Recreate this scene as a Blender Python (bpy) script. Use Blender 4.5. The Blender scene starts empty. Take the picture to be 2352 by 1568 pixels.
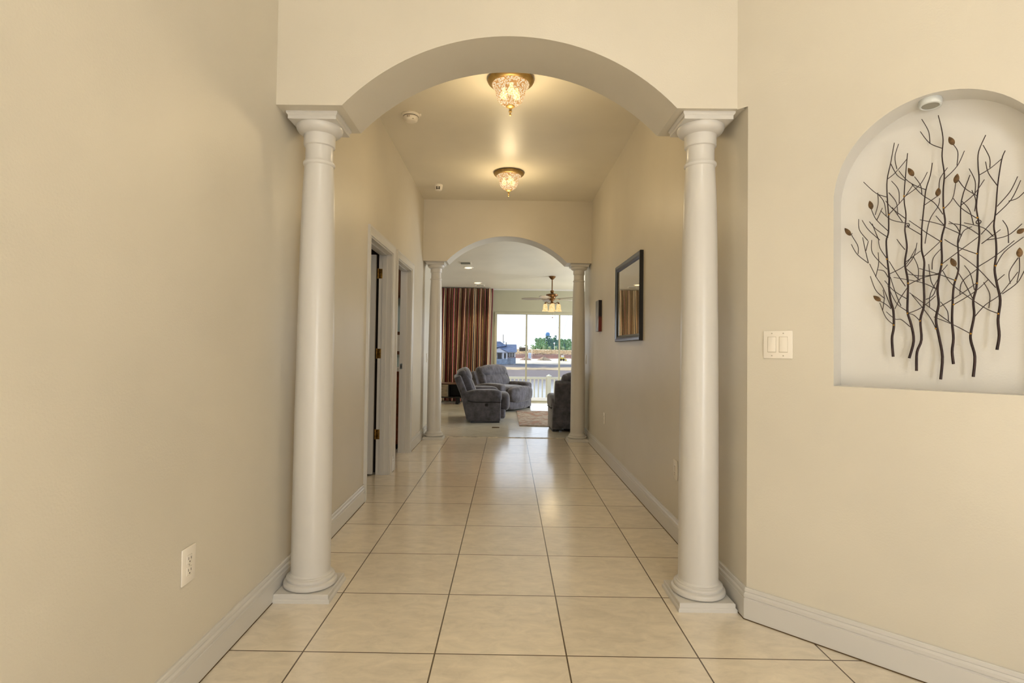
import bpy, bmesh, math, random
from mathutils import Vector, Matrix
PI = math.pi
SC = bpy.context.scene
COL = SC.collection
random.seed(7)

# ------------------------------------------------------------------ helpers
def lin(c):
    return tuple((v / 255 / 12.92) if v / 255 <= .04045 else ((v / 255 + .055) / 1.055) ** 2.4 for v in c)

class NT:
    def __init__(s, name):
        s.m = bpy.data.materials.new(name); s.m.use_nodes = True
        s.t = s.m.node_tree; s.t.nodes.clear()
        s.out = s.n('ShaderNodeOutputMaterial')
    def n(s, typ, **kw):
        nd = s.t.nodes.new(typ)
        for k, v in kw.items():
            if k[0] == '_':
                key = k[1:]; nd.inputs[int(key) if key.isdigit() else key.replace('_', ' ')].default_value = v
            else:
                setattr(nd, k, v)
        return nd
    def l(s, a, b):
        s.t.links.new(a, b)
    def math(s, op, a, b=None):
        nd = s.n('ShaderNodeMath', operation=op)
        for i, v in enumerate((a, b)):
            if v is None: continue
            if isinstance(v, (int, float)): nd.inputs[i].default_value = v
            else: s.l(v, nd.inputs[i])
        return nd.outputs[0]

def ramp(t, fac, stops, interp='LINEAR'):
    r = t.n('ShaderNodeValToRGB'); cr = r.color_ramp; cr.interpolation = interp
    while len(cr.elements) < len(stops): cr.elements.new(.5)
    for e, (p, c) in zip(cr.elements, stops):
        e.position = p; e.color = (*lin(c), 1)
    if fac is not None: t.l(fac, r.inputs[0])
    return r.outputs[0]

def simple(name, rgb, rough=.6, metal=0, spec=.5, noise=0, nscale=8, bump=0, bscale=60, stretch=None, coat=0):
    t = NT(name); b = t.n('ShaderNodeBsdfPrincipled')
    c = lin(rgb)
    b.inputs['Base Color'].default_value = (*c, 1)
    b.inputs['Roughness'].default_value = rough; b.inputs['Metallic'].default_value = metal
    b.inputs['Specular IOR Level'].default_value = spec
    if coat: b.inputs['Coat Weight'].default_value = coat
    tc = t.n('ShaderNodeTexCoord'); vec = tc.outputs['Object']
    if stretch:
        mp = t.n('ShaderNodeMapping'); mp.inputs['Scale'].default_value = stretch
        t.l(vec, mp.inputs[0]); vec = mp.outputs[0]
    if noise:
        nz = t.n('ShaderNodeTexNoise', _Scale=nscale, _Detail=4.0); t.l(vec, nz.inputs['Vector'])
        lo = tuple(max(0, v * (1 - noise)) for v in rgb); hi = tuple(min(255, v * (1 + noise)) for v in rgb)
        t.l(ramp(t, nz.outputs[0], [(.3, lo), (.7, hi)]), b.inputs['Base Color'])
    if bump:
        nb = t.n('ShaderNodeTexNoise', _Scale=bscale, _Detail=3.0); t.l(vec, nb.inputs['Vector'])
        bp = t.n('ShaderNodeBump', _Strength=bump, _Distance=.01); t.l(nb.outputs[0], bp.inputs['Height'])
        t.l(bp.outputs[0], b.inputs['Normal'])
    t.l(b.outputs[0], t.out.inputs[0])
    return t.m

def emit(name, rgb, s):
    t = NT(name); e = t.n('ShaderNodeEmission', _Strength=s); e.inputs[0].default_value = (*lin(rgb), 1)
    t.l(e.outputs[0], t.out.inputs[0]); return t.m

def finish(bm, name, mat, parent=None, smooth=35, mats=None):
    bmesh.ops.remove_doubles(bm, verts=bm.verts, dist=1e-6)
    bmesh.ops.recalc_face_normals(bm, faces=bm.faces)
    if smooth:
        a = math.radians(smooth)
        for f in bm.faces: f.smooth = True
        for e in bm.edges:
            e.smooth = len(e.link_faces) == 2 and e.calc_face_angle(3) < a
    me = bpy.data.meshes.new(name); bm.to_mesh(me); bm.free()
    for m in (mats or [mat]): me.materials.append(m)
    o = bpy.data.objects.new(name, me); COL.objects.link(o)
    if parent is not None: o.parent = parent
    return o

def tag(o, label=None, cat=None, group=None, kind=None):
    if label: o['label'] = label
    if cat: o['category'] = cat
    if group: o['group'] = group
    if kind: o['kind'] = kind
    return o
def struct(o):
    o['kind'] = 'structure'; return o
def thing(name, label, cat, loc=(0, 0, 0), rz=0, group=None):
    o = bpy.data.objects.new(name, None); COL.objects.link(o)
    o.empty_display_size = .05
    o.location = loc; o.rotation_euler = (0, 0, rz)
    return tag(o, label, cat, group)
def dup(root, loc=None, rz=None, label=None, group=None):
    r = root.copy(); COL.objects.link(r)
    if loc is not None: r.location = loc
    if rz is not None: r.rotation_euler = (0, 0, rz)
    if label: r['label'] = label
    if group: r['group'] = group
    for ch in [c for c in bpy.data.objects if c.parent == root]:
        c = ch.copy(); COL.objects.link(c); c.parent = r
        for g in [x for x in bpy.data.objects if x.parent == ch]:
            d = g.copy(); COL.objects.link(d); d.parent = c
    return r

def box(bm, x0, x1, y0, y1, z0, z1, M=None, bevel=0, seg=2):
    vs = [bm.verts.new((x, y, z)) for x in (x0, x1) for y in (y0, y1) for z in (z0, z1)]
    q = [(0, 1, 3, 2), (4, 6, 7, 5), (0, 4, 5, 1), (2, 3, 7, 6), (0, 2, 6, 4), (1, 5, 7, 3)]
    fs = [bm.faces.new([vs[i] for i in f]) for f in q]
    if bevel:
        es = list({e for f in fs for e in f.edges})
        r = bmesh.ops.bevel(bm, geom=es, offset=bevel, segments=seg, affect='EDGES', profile=.5)
        vs = list({v for f in r['faces'] for v in f.verts} | {v for v in vs if v.is_valid})
    if M is not None: bmesh.ops.transform(bm, matrix=M, verts=vs)
    return vs

def lathe(bm, prof, c=(0, 0, 0), seg=48, M=None, cap=True):
    rings = []; vs = []
    for r, z in prof:
        if r < 1e-5: ring = [bm.verts.new((c[0], c[1], c[2] + z))] * seg
        else: ring = [bm.verts.new((c[0] + r * math.cos(2 * PI * i / seg), c[1] + r * math.sin(2 * PI * i / seg), c[2] + z)) for i in range(seg)]
        rings.append(ring); vs += ring
    for a, b in zip(rings, rings[1:]):
        for i in range(seg):
            j = (i + 1) % seg
            f = [a[i], a[j], b[j], b[i]]; f = list(dict.fromkeys(f))
            if len(f) >= 3: bm.faces.new(f)
    if cap:
        for ring in (rings[0], rings[-1]):
            if len(set(ring)) > 2: bm.faces.new(ring)
    vs = list(set(vs))
    if M is not None: bmesh.ops.transform(bm, matrix=M, verts=vs)
    return vs

def smoothpath(pts, n=4):
    pts = [Vector(p) for p in pts]
    if len(pts) < 3: return pts
    out = []
    for i in range(len(pts) - 1):
        p0 = pts[max(i - 1, 0)]; p1 = pts[i]; p2 = pts[i + 1]; p3 = pts[min(i + 2, len(pts) - 1)]
        for k in range(n):
            t = k / n
            out.append(.5 * ((2 * p1) + (p2 - p0) * t + (2 * p0 - 5 * p1 + 4 * p2 - p3) * t * t + (3 * p1 - p0 - 3 * p2 + p3) * t ** 3))
    out.append(pts[-1]); return out

def tube(bm, pts, r0, r1=None, seg=7):
    pts = [Vector(p) for p in pts]
    r1 = r0 if r1 is None else r1
    rings = []; n = len(pts)
    for i, p in enumerate(pts):
        d = (pts[min(i + 1, n - 1)] - pts[max(i - 1, 0)]).normalized()
        a = d.cross(Vector((.31, .52, .11)))
        a.normalize(); b = d.cross(a)
        r = r0 + (r1 - r0) * i / max(1, n - 1)
        rings.append([bm.verts.new(p + (a * math.cos(2 * PI * k / seg) + b * math.sin(2 * PI * k / seg)) * r) for k in range(seg)])
    for a, b in zip(rings, rings[1:]):
        for k in range(seg):
            bm.faces.new([a[k], a[(k + 1) % seg], b[(k + 1) % seg], b[k]])
    bm.faces.new(rings[0]); bm.faces.new(rings[-1])

def prism(bm, poly, h0, h1, fn):
    """poly 2-D outline, swept from h0 to h1; fn(a, b, h) -> point"""
    A = [bm.verts.new(fn(a, b, h0)) for a, b in poly]; B = [bm.verts.new(fn(a, b, h1)) for a, b in poly]
    n = len(poly); bm.faces.new(A); bm.faces.new(B[::-1])
    for i in range(n):
        j = (i + 1) % n; bm.faces.new([A[i], B[i], B[j], A[j]])
    return A + B

def soft(bm, c, s, k=4.0, n=9, M=None, fn=None):
    """puffy rounded cushion: a cube pulled towards a p-norm ball"""
    vs = []
    for ax in range(3):
        for sg in (-1, 1):
            g = []
            for i in range(n + 1):
                row = []
                for j in range(n + 1):
                    u = math.tan((2 * i / n - 1) * PI / 4); v = math.tan((2 * j / n - 1) * PI / 4)
                    p = [0, 0, 0]; p[ax] = sg; p[(ax + 1) % 3] = u; p[(ax + 2) % 3] = v
                    nm = sum(abs(q) ** k for q in p) ** (1 / k)
                    q = Vector([w / nm for w in p])
                    if fn: q = fn(q)
                    row.append(bm.verts.new((q.x * s[0] / 2 + c[0], q.y * s[1] / 2 + c[1], q.z * s[2] / 2 + c[2])))
                g.append(row); vs += row
            for i in range(n):
                for j in range(n):
                    bm.faces.new([g[i][j], g[i + 1][j], g[i + 1][j + 1], g[i][j + 1]])
    if M is not None: bmesh.ops.transform(bm, matrix=M, verts=vs)
    bmesh.ops.remove_doubles(bm, verts=vs, dist=1e-5)

def new(): return bmesh.new()
def BX(name, mat, parent, *a, bevel=0, **k):
    bm = new(); box(bm, *a, bevel=bevel, **k); return finish(bm, name, mat, parent)

# ------------------------------------------------------------------ materials
def wallpaint(name, rgb):
    t = NT(name); b = t.n('ShaderNodeBsdfPrincipled', _Roughness=.4)
    b.inputs['Specular IOR Level'].default_value = .5
    g = t.n('ShaderNodeNewGeometry')
    n1 = t.n('ShaderNodeTexNoise', _Scale=1.3, _Detail=3.0); t.l(g.outputs['Position'], n1.inputs['Vector'])
    lo = tuple(v * .975 for v in rgb); hi = tuple(min(255, v * 1.02) for v in rgb)
    t.l(ramp(t, n1.outputs[0], [(.3, lo), (.7, hi)]), b.inputs['Base Color'])
    n2 = t.n('ShaderNodeTexNoise', _Scale=140.0, _Detail=2.0); t.l(g.outputs['Position'], n2.inputs['Vector'])
    bp = t.n('ShaderNodeBump', _Strength=.12, _Distance=.004); t.l(n2.outputs[0], bp.inputs['Height'])
    t.l(bp.outputs[0], b.inputs['Normal']); t.l(b.outputs[0], t.out.inputs[0])
    return t.m

def tilemat(name, rgb, grout, size, gw, loc, rot, rough):
    t = NT(name); b = t.n('ShaderNodeBsdfPrincipled', _IOR=1.55, _Coat_Weight=.9, _Coat_Roughness=.15, _Coat_IOR=1.65)
    g = t.n('ShaderNodeNewGeometry')
    mp = t.n('ShaderNodeMapping', vector_type='TEXTURE')
    mp.inputs['Location'].default_value = loc; mp.inputs['Rotation'].default_value = (0, 0, rot); mp.inputs['Scale'].default_value = (size, size, size)
    t.l(g.outputs['Position'], mp.inputs[0])
    sx = t.n('ShaderNodeSeparateXYZ'); t.l(mp.outputs[0], sx.inputs[0])
    ds = []
    for o in (0, 1):
        f = t.math('FRACT', sx.outputs[o]); ds.append(t.math('MINIMUM', f, t.math('SUBTRACT', 1.0, f)))
    d = t.math('MINIMUM', ds[0], ds[1])
    mr = t.n('ShaderNodeMapRange'); mr.inputs['From Min'].default_value = gw / size * .42; mr.inputs['From Max'].default_value = gw / size * .6
    t.l(d, mr.inputs[0])
    fl = t.n('ShaderNodeVectorMath', operation='FLOOR'); t.l(mp.outputs[0], fl.inputs[0])
    wn = t.n('ShaderNodeTexWhiteNoise', noise_dimensions='3D'); t.l(fl.outputs[0], wn.inputs['Vector'])
    off = t.n('ShaderNodeVectorMath', operation='ADD'); t.l(mp.outputs[0], off.inputs[0])
    sc = t.n('ShaderNodeVectorMath', operation='SCALE', _Scale=20.0); t.l(wn.outputs['Color'], sc.inputs[0]); t.l(sc.outputs[0], off.inputs[1])
    n1 = t.n('ShaderNodeTexNoise', _Scale=6.5, _Detail=8.0, _Roughness=.68, _Distortion=.6)
    st = t.n('ShaderNodeMapping'); st.inputs['Scale'].default_value = (.75, 1.5, 1); t.l(off.outputs[0], st.inputs[0]); t.l(st.outputs[0], n1.inputs['Vector'])
    c1 = ramp(t, n1.outputs[0], [(.28, tuple(v * .93 for v in rgb)), (.5, rgb), (.72, tuple(min(255, v * 1.06) for v in rgb))])
    hs = t.n('ShaderNodeHueSaturation'); t.l(c1, hs.inputs['Color'])
    vr = t.n('ShaderNodeMapRange'); vr.inputs['To Min'].default_value = .95; vr.inputs['To Max'].default_value = 1.04
    t.l(wn.outputs['Value'], vr.inputs[0]); t.l(vr.outputs[0], hs.inputs['Value'])
    mx = t.n('ShaderNodeMix', data_type='RGBA'); mx.inputs['A'].default_value = (*lin(grout), 1)
    t.l(mr.outputs[0], mx.inputs['Factor']); t.l(hs.outputs[0], mx.inputs['B']); t.l(mx.outputs['Result'], b.inputs['Base Color'])
    rr = t.n('ShaderNodeMapRange'); rr.inputs['To Min'].default_value = .8; rr.inputs['To Max'].default_value = rough
    t.l(mr.outputs[0], rr.inputs[0]); t.l(rr.outputs[0], b.inputs['Roughness'])
    bp = t.n('ShaderNodeBump', _Strength=.5, _Distance=.003); t.l(mr.outputs[0], bp.inputs['Height'])
    n3 = t.n('ShaderNodeTexNoise', _Scale=9.0, _Detail=3.0); t.l(mp.outputs[0], n3.inputs['Vector'])
    bp2 = t.n('ShaderNodeBump', _Strength=.05, _Distance=.004); t.l(n3.outputs[0], bp2.inputs['Height']); t.l(bp.outputs[0], bp2.inputs['Normal'])
    t.l(bp2.outputs[0], b.inputs['Normal']); t.l(b.outputs[0], t.out.inputs[0])
    return t.m

M_WALL = wallpaint('beige_wall_paint', (213, 205, 188))
M_LIV = wallpaint('sage_wall_paint', (176, 172, 148))
M_CEIL = wallpaint('ceiling_paint', (230, 222, 204))
M_LCEIL = wallpaint('living_ceiling_paint', (228, 221, 205))
M_BATH = wallpaint('mint_wall_paint', (190, 205, 200))
M_TRIM = simple('white_trim_paint', (211, 207, 200), .28, spec=.5)
M_TILE = tilemat('beige_floor_tile', (234, 222, 201), (88, 70, 46), .508, .0056, (-.7652, 2.1352, 0), -.0063, .34)
M_TILE2 = tilemat('diagonal_floor_tile', (230, 223, 204), (160, 150, 130), .508, .006, (0.1, 8, 0), PI / 4, .3)
M_PLATE = simple('white_plastic', (238, 230, 216), .35)
M_SLOT = simple('dark_slot', (60, 48, 34), .7)
M_BRONZE = simple('antique_brass', (158, 130, 78), .42, metal=.55, noise=.12, nscale=20)
M_BRASS = simple('brass_hinge', (122, 92, 44), .36, metal=.85, noise=.3, nscale=60)
M_BLACKM = simple('black_metal', (22, 21, 24), .4, metal=.4)
M_WIRE = simple('dark_brown_wire', (52, 38, 36), .42, metal=.55, noise=.2, nscale=30)
M_JOINT = simple('brass_joint', (190, 140, 50), .35, metal=.8)
M_LEAF = simple('bronze_leaf', (92, 70, 44), .5, metal=.5, noise=.35, nscale=60)
def fabric(name, rgb):
    t = NT(name); b = t.n('ShaderNodeBsdfPrincipled', _Roughness=.85)
    b.inputs['Sheen Weight'].default_value = .35; b.inputs['Sheen Roughness'].default_value = .4
    tc = t.n('ShaderNodeTexCoord')
    nz = t.n('ShaderNodeTexNoise', _Scale=9.0, _Detail=5.0, _Roughness=.65); t.l(tc.outputs['Object'], nz.inputs['Vector'])
    t.l(ramp(t, nz.outputs[0], [(.32, tuple(v * .7 for v in rgb)), (.7, tuple(v * 1.25 for v in rgb))]), b.inputs['Base Color'])
    mp = t.n('ShaderNodeMapping'); mp.inputs['Scale'].default_value = (14, 3, 3); t.l(tc.outputs['Object'], mp.inputs[0])
    n2 = t.n('ShaderNodeTexNoise', _Scale=1.0, _Detail=3.0); t.l(mp.outputs[0], n2.inputs['Vector'])
    bp = t.n('ShaderNodeBump', _Strength=.45, _Distance=.03); t.l(n2.outputs[0], bp.inputs['Height'])
    t.l(bp.outputs[0], b.inputs['Normal']); t.l(b.outputs[0], t.out.inputs[0]); return t.m
M_FAB = fabric('charcoal_plush', (77, 75, 83))
M_BLACK_CREASE = simple('black_part_crease_shade', (30, 28, 30), .9)  # near-black parts; on the recliner seams it paints crease shade

def glass(name, tint=(1, 1, 1)):
    t = NT(name); g = t.n('ShaderNodeNewGeometry'); ior = t.n('ShaderNodeMapRange'); ior.inputs['To Min'].default_value = 1.4; ior.inputs['To Max'].default_value = 1 / 1.4
    t.l(g.outputs['Backfacing'], ior.inputs[0]); f = t.n('ShaderNodeFresnel'); t.l(ior.outputs[0], f.inputs[0])
    tr = t.n('ShaderNodeBsdfTransparent'); tr.inputs[0].default_value = (*tint, 1)
    gl = t.n('ShaderNodeBsdfGlossy', _Roughness=.01); mx = t.n('ShaderNodeMixShader')
    t.l(f.outputs[0], mx.inputs[0]); t.l(tr.outputs[0], mx.inputs[1]); t.l(gl.outputs[0], mx.inputs[2]); t.l(mx.outputs[0], t.out.inputs[0])
    return t.m
def PANE(parent, x0, x1, y, z0, z1):
    bm = new(); bm.faces.new([bm.verts.new(p) for p in ((x0, y, z0), (x1, y, z0), (x1, y, z1), (x0, y, z1))])
    return finish(bm, 'pane', M_GLASS, parent, 0)
M_GLASS = glass('window_glass', (.97, .98, .98))

# ------------------------------------------------------------------ camera
cam = bpy.data.cameras.new('camera'); co = bpy.data.objects.new('camera', cam); COL.objects.link(co)
SC.camera = co
cam.sensor_fit = 'HORIZONTAL'; cam.sensor_width = 36; cam.lens = 1254.31 / 2352 * 36
cam.shift_x = (1176 - 1161.81) / 2352; cam.shift_y = -(784 - 772.01) / 2352
cam.clip_start = .05; cam.clip_end = 3000
yaw, pitch, roll = .0004, .0227, .0133
f = Vector((math.sin(yaw), math.cos(yaw), 0)); r = Vector((math.cos(yaw), -math.sin(yaw), 0)); u = Vector((0, 0, 1))
f2 = f * math.cos(pitch) + u * math.sin(pitch); u2 = u * math.cos(pitch) - f * math.sin(pitch)
r3 = r * math.cos(roll) + u2 * math.sin(roll); u3 = u2 * math.cos(roll) - r * math.sin(roll)
Mx = Matrix((r3, u3, -f2)).transposed().to_4x4(); Mx.translation = (0, 0, 1.1783)
co.matrix_world = Mx

# ------------------------------------------------------------------ shell
XL, XR, HC, ZH = -1.065, 1.082, 3.07, 2.286
S2 = 2 ** .5
def w45(s, z, d=0.):      # along the angled wall: s from its corner, d into the wall
    return Vector((XR + s / S2 + d / S2, 2.443 - s / S2 + d / S2, z))

bm = new()
def fl(x0, x1, y0, y1, mi):
    fc = bm.faces.new([bm.verts.new(p) for p in ((x0, y0, 0), (x1, y0, 0), (x1, y1, 0), (x0, y1, 0))]); fc.material_index = mi
    lo = bm.faces.new([bm.verts.new(p) for p in ((x0, y0, -.1), (x1, y0, -.1), (x1, y1, -.1), (x0, y1, -.1))])
fl(-4.5, 4.3, -2.42, 7.27, 0); fl(-4.5, 4.3, 7.27, 12.3, 1)
flo = struct(finish(bm, 'floor', None, smooth=0, mats=[M_TILE, M_TILE2]))

# left wall with the two door openings
D1, D2, DH = (4.235, 5.078), (5.315, 6.125), 2.05
bm = new(); T = .12
ys = [-2.42, D1[0], D1[1], D2[0], D2[1], 8.1]
for a, b in ((0, 1), (2, 3), (4, 5)): box(bm, XL - T, XL, ys[a], ys[b], 0, 3.7)
for a in (1, 3): box(bm, XL - T, XL, ys[a], ys[a + 1], DH, 3.7)
struct(finish(bm, 'wall_left', M_WALL, smooth=0))
# right hall wall
bm = new(); prism(bm, [(XR, 2.443), (XR, 7.48), (XR + .12, 7.48), (XR + .12, 2.40)], 0, 3.7, lambda a, b, h: (a, b, h))
struct(finish(bm, 'wall_right', M_WALL, smooth=0))

# angled wall with the arched niche
NC, NW, NZ0, NZS, NB, ND, SE = .663, .322, 1.046, 1.785, .348, .11, 1.3
arch = [(NC - NW, NZ0)] + [(NC - NW * math.cos(PI * i / 40), NZS + NB * math.sin(PI * i / 40)) for i in range(41)] + [(NC + NW, NZ0)]
bm = new(); V = lambda s, z, d=0.: bm.verts.new(w45(s, z, d))
def q4(a, b, c, e): bm.faces.new([a, b, c, e])
q4(V(0, 0), V(NC - NW, 0), V(NC - NW, 2.287), V(0, 2.287))
q4(V(-.0483, 2.287), V(NC - NW, 2.287), V(NC - NW, 3.7), V(-.0483, 3.7))
q4(V(NC + NW, 0), V(SE, 0), V(SE, 3.7), V(NC + NW, 3.7))
q4(V(NC - NW, 0), V(NC + NW, 0), V(NC + NW, NZ0), V(NC - NW, NZ0))
for (s0, z0), (s1, z1) in zip(arch[1:-1], arch[2:-1]): q4(V(s0, z0), V(s1, z1), V(s1, 3.7), V(s0, 3.7))
loop = arch
for i in range(len(loop)):
    (s0, z0), (s1, z1) = loop[i], loop[(i + 1) % len(loop)]
    bm.faces.new([V(s0, z0), V(s1, z1), V(s1, z1, ND), V(s0, z0, ND)]).material_index = 1
bm.faces.new([V(s, z, ND) for s, z in loop]).material_index = 1
q4(V(0.02, 0, .14), V(SE, 0, .14), V(SE, 3.7, .14), V(0.02, 3.7, .14))
struct(finish(bm, 'wall_angled', None, smooth=30, mats=[M_WALL, wallpaint('niche_offwhite_paint', (216, 212, 204))]))

# arched headers
def header(name, x0, x1, y0, y1, zt, zl, zr, rise=.327, hw=.768, xc=0.004):
    bm = new(); N = 48
    zh = lambda x: zl + (zr - zl) * (x - x0) / (x1 - x0)
    R = (hw * hw + rise * rise) / (2 * rise); zc = (zl + zr) / 2 + rise - R; th = math.asin(hw / R)
    pts = [(x0, zh(x0))] + [(xc + R * math.sin(th * (2 * i / N - 1)), zc + R * math.cos(th * (2 * i / N - 1)) + (zh(xc + R * math.sin(th * (2 * i / N - 1))) - (zl + zr) / 2)) for i in range(N + 1)] + [(x1, zh(x1))]
    F = [[(bm.verts.new((x, y, z)), bm.verts.new((x, y, zt))) for x, z in pts] for y in (y0, y1)]
    for S in F:
        for a, b in zip(S, S[1:]): bm.faces.new([a[0], b[0], b[1], a[1]])
    for i in range(len(pts) - 1):
        bm.faces.new([F[0][i][0], F[0][i + 1][0], F[1][i + 1][0], F[1][i][0]])
        bm.faces.new([F[0][i][1], F[0][i + 1][1], F[1][i + 1][1], F[1][i][1]])
    for i in (0, -1): bm.faces.new([F[0][i][0], F[0][i][1], F[1][i][1], F[1][i][0]])
    return struct(finish(bm, name, M_WALL, smooth=20))
header('wall_front_arch', XL, XR, 2.477, 2.807, 3.7, 2.281, 2.291)
header('wall_rear_arch', XL, XR, 6.935, 7.265, 3.2, 2.286, 2.28)
BX('ceiling', M_CEIL, None, XL - .1, XR + .1, 2.8, 6.95, HC, HC + .1)['kind'] = 'structure'
bm = new(); prism(bm, [(-1.18, -2.42), (2.1, -2.42), (2.1, 1.5), (1.0, 2.6), (-1.18, 2.6)], 3.62, 3.72, lambda a, b, h: (a, b, h))
struct(finish(bm, 'ceiling_foyer', M_CEIL, smooth=0))
# foyer behind the camera: side wall and entry wall with a glazed front door
e = w45(SE, 0); XF = e.x
BX('wall_foyer', M_WALL, None, XF, XF + .12, -2.42, e.y + .02, 0, 3.7)['kind'] = 'structure'
bm = new()
for a in ((XL - .12, 1.02, 0, 3.7), (1.92, XF + .12, 0, 3.7), (1.02, 1.92, 2.2, 3.7)): box(bm, a[0], a[1], -2.42, -2.3, a[2], a[3])
struct(finish(bm, 'wall_entry', M_WALL, smooth=0))
d3 = struct(thing('door_3', None, None, (0, 0, 0)))
bm = new(); box(bm, 1.02, 1.1, -2.4, -2.34, 0, 2.2); box(bm, 1.84, 1.92, -2.4, -2.34, 0, 2.2); box(bm, 1.1, 1.84, -2.4, -2.34, 2.12, 2.2); box(bm, 1.1, 1.84, -2.4, -2.34, 0, .12)
finish(bm, 'door_frame', M_TRIM, d3, 0)
PANE(d3, 1.1, 1.84, -2.37, .12, 2.12)

# living room beyond the rear arch
YB = 12.15
BX('wall_living_left', M_LIV, None, -4.5, -4.38, 7.9, YB + .12, 0, 3)['kind'] = 'structure'
bm = new()
for a in ((7.36, 8.4, 0, 3), (11.2, YB + .12, 0, 3), (8.4, 11.2, 2.15, 3), (8.4, 11.2, 0, .4)): box(bm, 4.18, 4.3, a[0], a[1], a[2], a[3])
struct(finish(bm, 'wall_living_right', M_LIV, smooth=0))
bm = new(); box(bm, -4.5, XL - .002, 7.98, 8.102, 0, 3); struct(finish(bm, 'wall_living_front_left', M_LIV, smooth=0))
bm = new(); box(bm, XR + .002, 4.3, 7.36, 7.482, 0, 3); struct(finish(bm, 'wall_living_front_right', M_LIV, smooth=0))
WX0, WX1, WZ = -.245, 2.72, 1.99
bm = new()
for a in ((-4.5, -3.7, 0, 3), (-1.64, WX0, 0, 3), (WX1, 4.3, 0, 3), (WX0, WX1, WZ, 3), (-3.7, -1.64, 2.0, 3)): box(bm, a[0], a[1], YB, YB + .12, a[2], a[3])
struct(finish(bm, 'wall_back', M_LIV, smooth=0))
bm = new(); zc = lambda y: 2.72 - .043 * (y - 7.27)
prism(bm, [(7.26, zc(7.26)), (YB + .05, zc(YB + .05)), (YB + .05, zc(YB) + .1), (7.26, 2.85)], -4.5, 4.3, lambda a, b, h: (h, a, b))
struct(finish(bm, 'ceiling_living', M_LCEIL, smooth=0))
# crown strip, threshold
BX('trim_1', M_TRIM, None, -4.38, 4.18, YB - .025, YB, zc(YB) - .03, zc(YB) + .0)['kind'] = 'structure'
BX('trim_2', simple('marble_threshold', (178, 168, 150), .3, noise=.3, nscale=14), None, -.775, .8, 7.255, 7.29, 0, .006)['kind'] = 'structure'

# sliding window door
M_ALU = simple('almond_frame', (176, 171, 146), .4)
w1 = struct(thing('window_1', None, None, (0, 0, 0)))
bm = new()
for a in ((WX0, WX0 + .05, 0, WZ), (WX1 - .05, WX1, 0, WZ), (WX0 + .05, WX1 - .05, WZ - .045, WZ), (WX0 + .05, WX1 - .05, 0, .035)): box(bm, a[0], a[1], YB - .015, YB + .1, a[2], a[3])
finish(bm, 'window_frame', M_ALU, w1, 0)
px = [WX0 + .05, .465, 1.203, 1.95, WX1 - .05]
for i, x in enumerate(px[1:-1]):
    BX('mullion', M_ALU, w1, x - .018, x + .018, YB + .03, YB + .08, .035, WZ - .045)
for a, b in zip(px, px[1:]):
    PANE(w1, a, b, YB + .055, .035, WZ - .045)
w2 = struct(thing('window_2', None, None, (0, 0, 0)))
bm = new()
for a in ((-3.7, -3.65, 0, 2), (-1.69, -1.64, 0, 2), (-3.65, -1.69, 1.95, 2), (-3.65, -1.69, 0, .035), (-2.70, -2.65, .035, 1.95)): box(bm, a[0], a[1], YB + .02, YB + .1, a[2], a[3])
finish(bm, 'window_frame', M_ALU, w2, 0)
PANE(w2, -3.65, -1.69, YB + .055, .035, 1.95)

w3 = struct(thing('added_window', None, None, (0, 0, 0)))  # unseen window, added to go with the right-hand fill lamp
bm = new()
for a in ((8.4, 8.46, .4, 2.15), (11.14, 11.2, .4, 2.15), (8.4, 11.2, 2.1, 2.15), (8.4, 11.2, .4, .45), (9.77, 9.83, .4, 2.15)): box(bm, 4.2, 4.28, a[0], a[1], a[2], a[3])
finish(bm, 'window_frame', M_ALU, w3, 0)
bm = new(); bm.faces.new([bm.verts.new(p) for p in ((4.24, 8.46, .45), (4.24, 11.14, .45), (4.24, 11.14, 2.1), (4.24, 8.46, 2.1))]); finish(bm, 'pane', M_GLASS, w3, 0)

# rooms behind the two doors
M_DARK = simple('unlit_room_shade', (48, 35, 24), .8)  # shade of the unlit side room put into the wall colour
bm = new()
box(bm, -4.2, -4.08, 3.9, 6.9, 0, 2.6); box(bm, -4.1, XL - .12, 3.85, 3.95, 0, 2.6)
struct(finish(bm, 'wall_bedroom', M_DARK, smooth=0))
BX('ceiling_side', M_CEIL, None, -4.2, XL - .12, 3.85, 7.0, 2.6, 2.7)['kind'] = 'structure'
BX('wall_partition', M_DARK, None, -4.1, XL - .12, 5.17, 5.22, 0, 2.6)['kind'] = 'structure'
BX('wall_bath', M_BATH, None, -4.1, XL - .12, 6.75, 6.85, 0, 2.6)['kind'] = 'structure'

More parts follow.
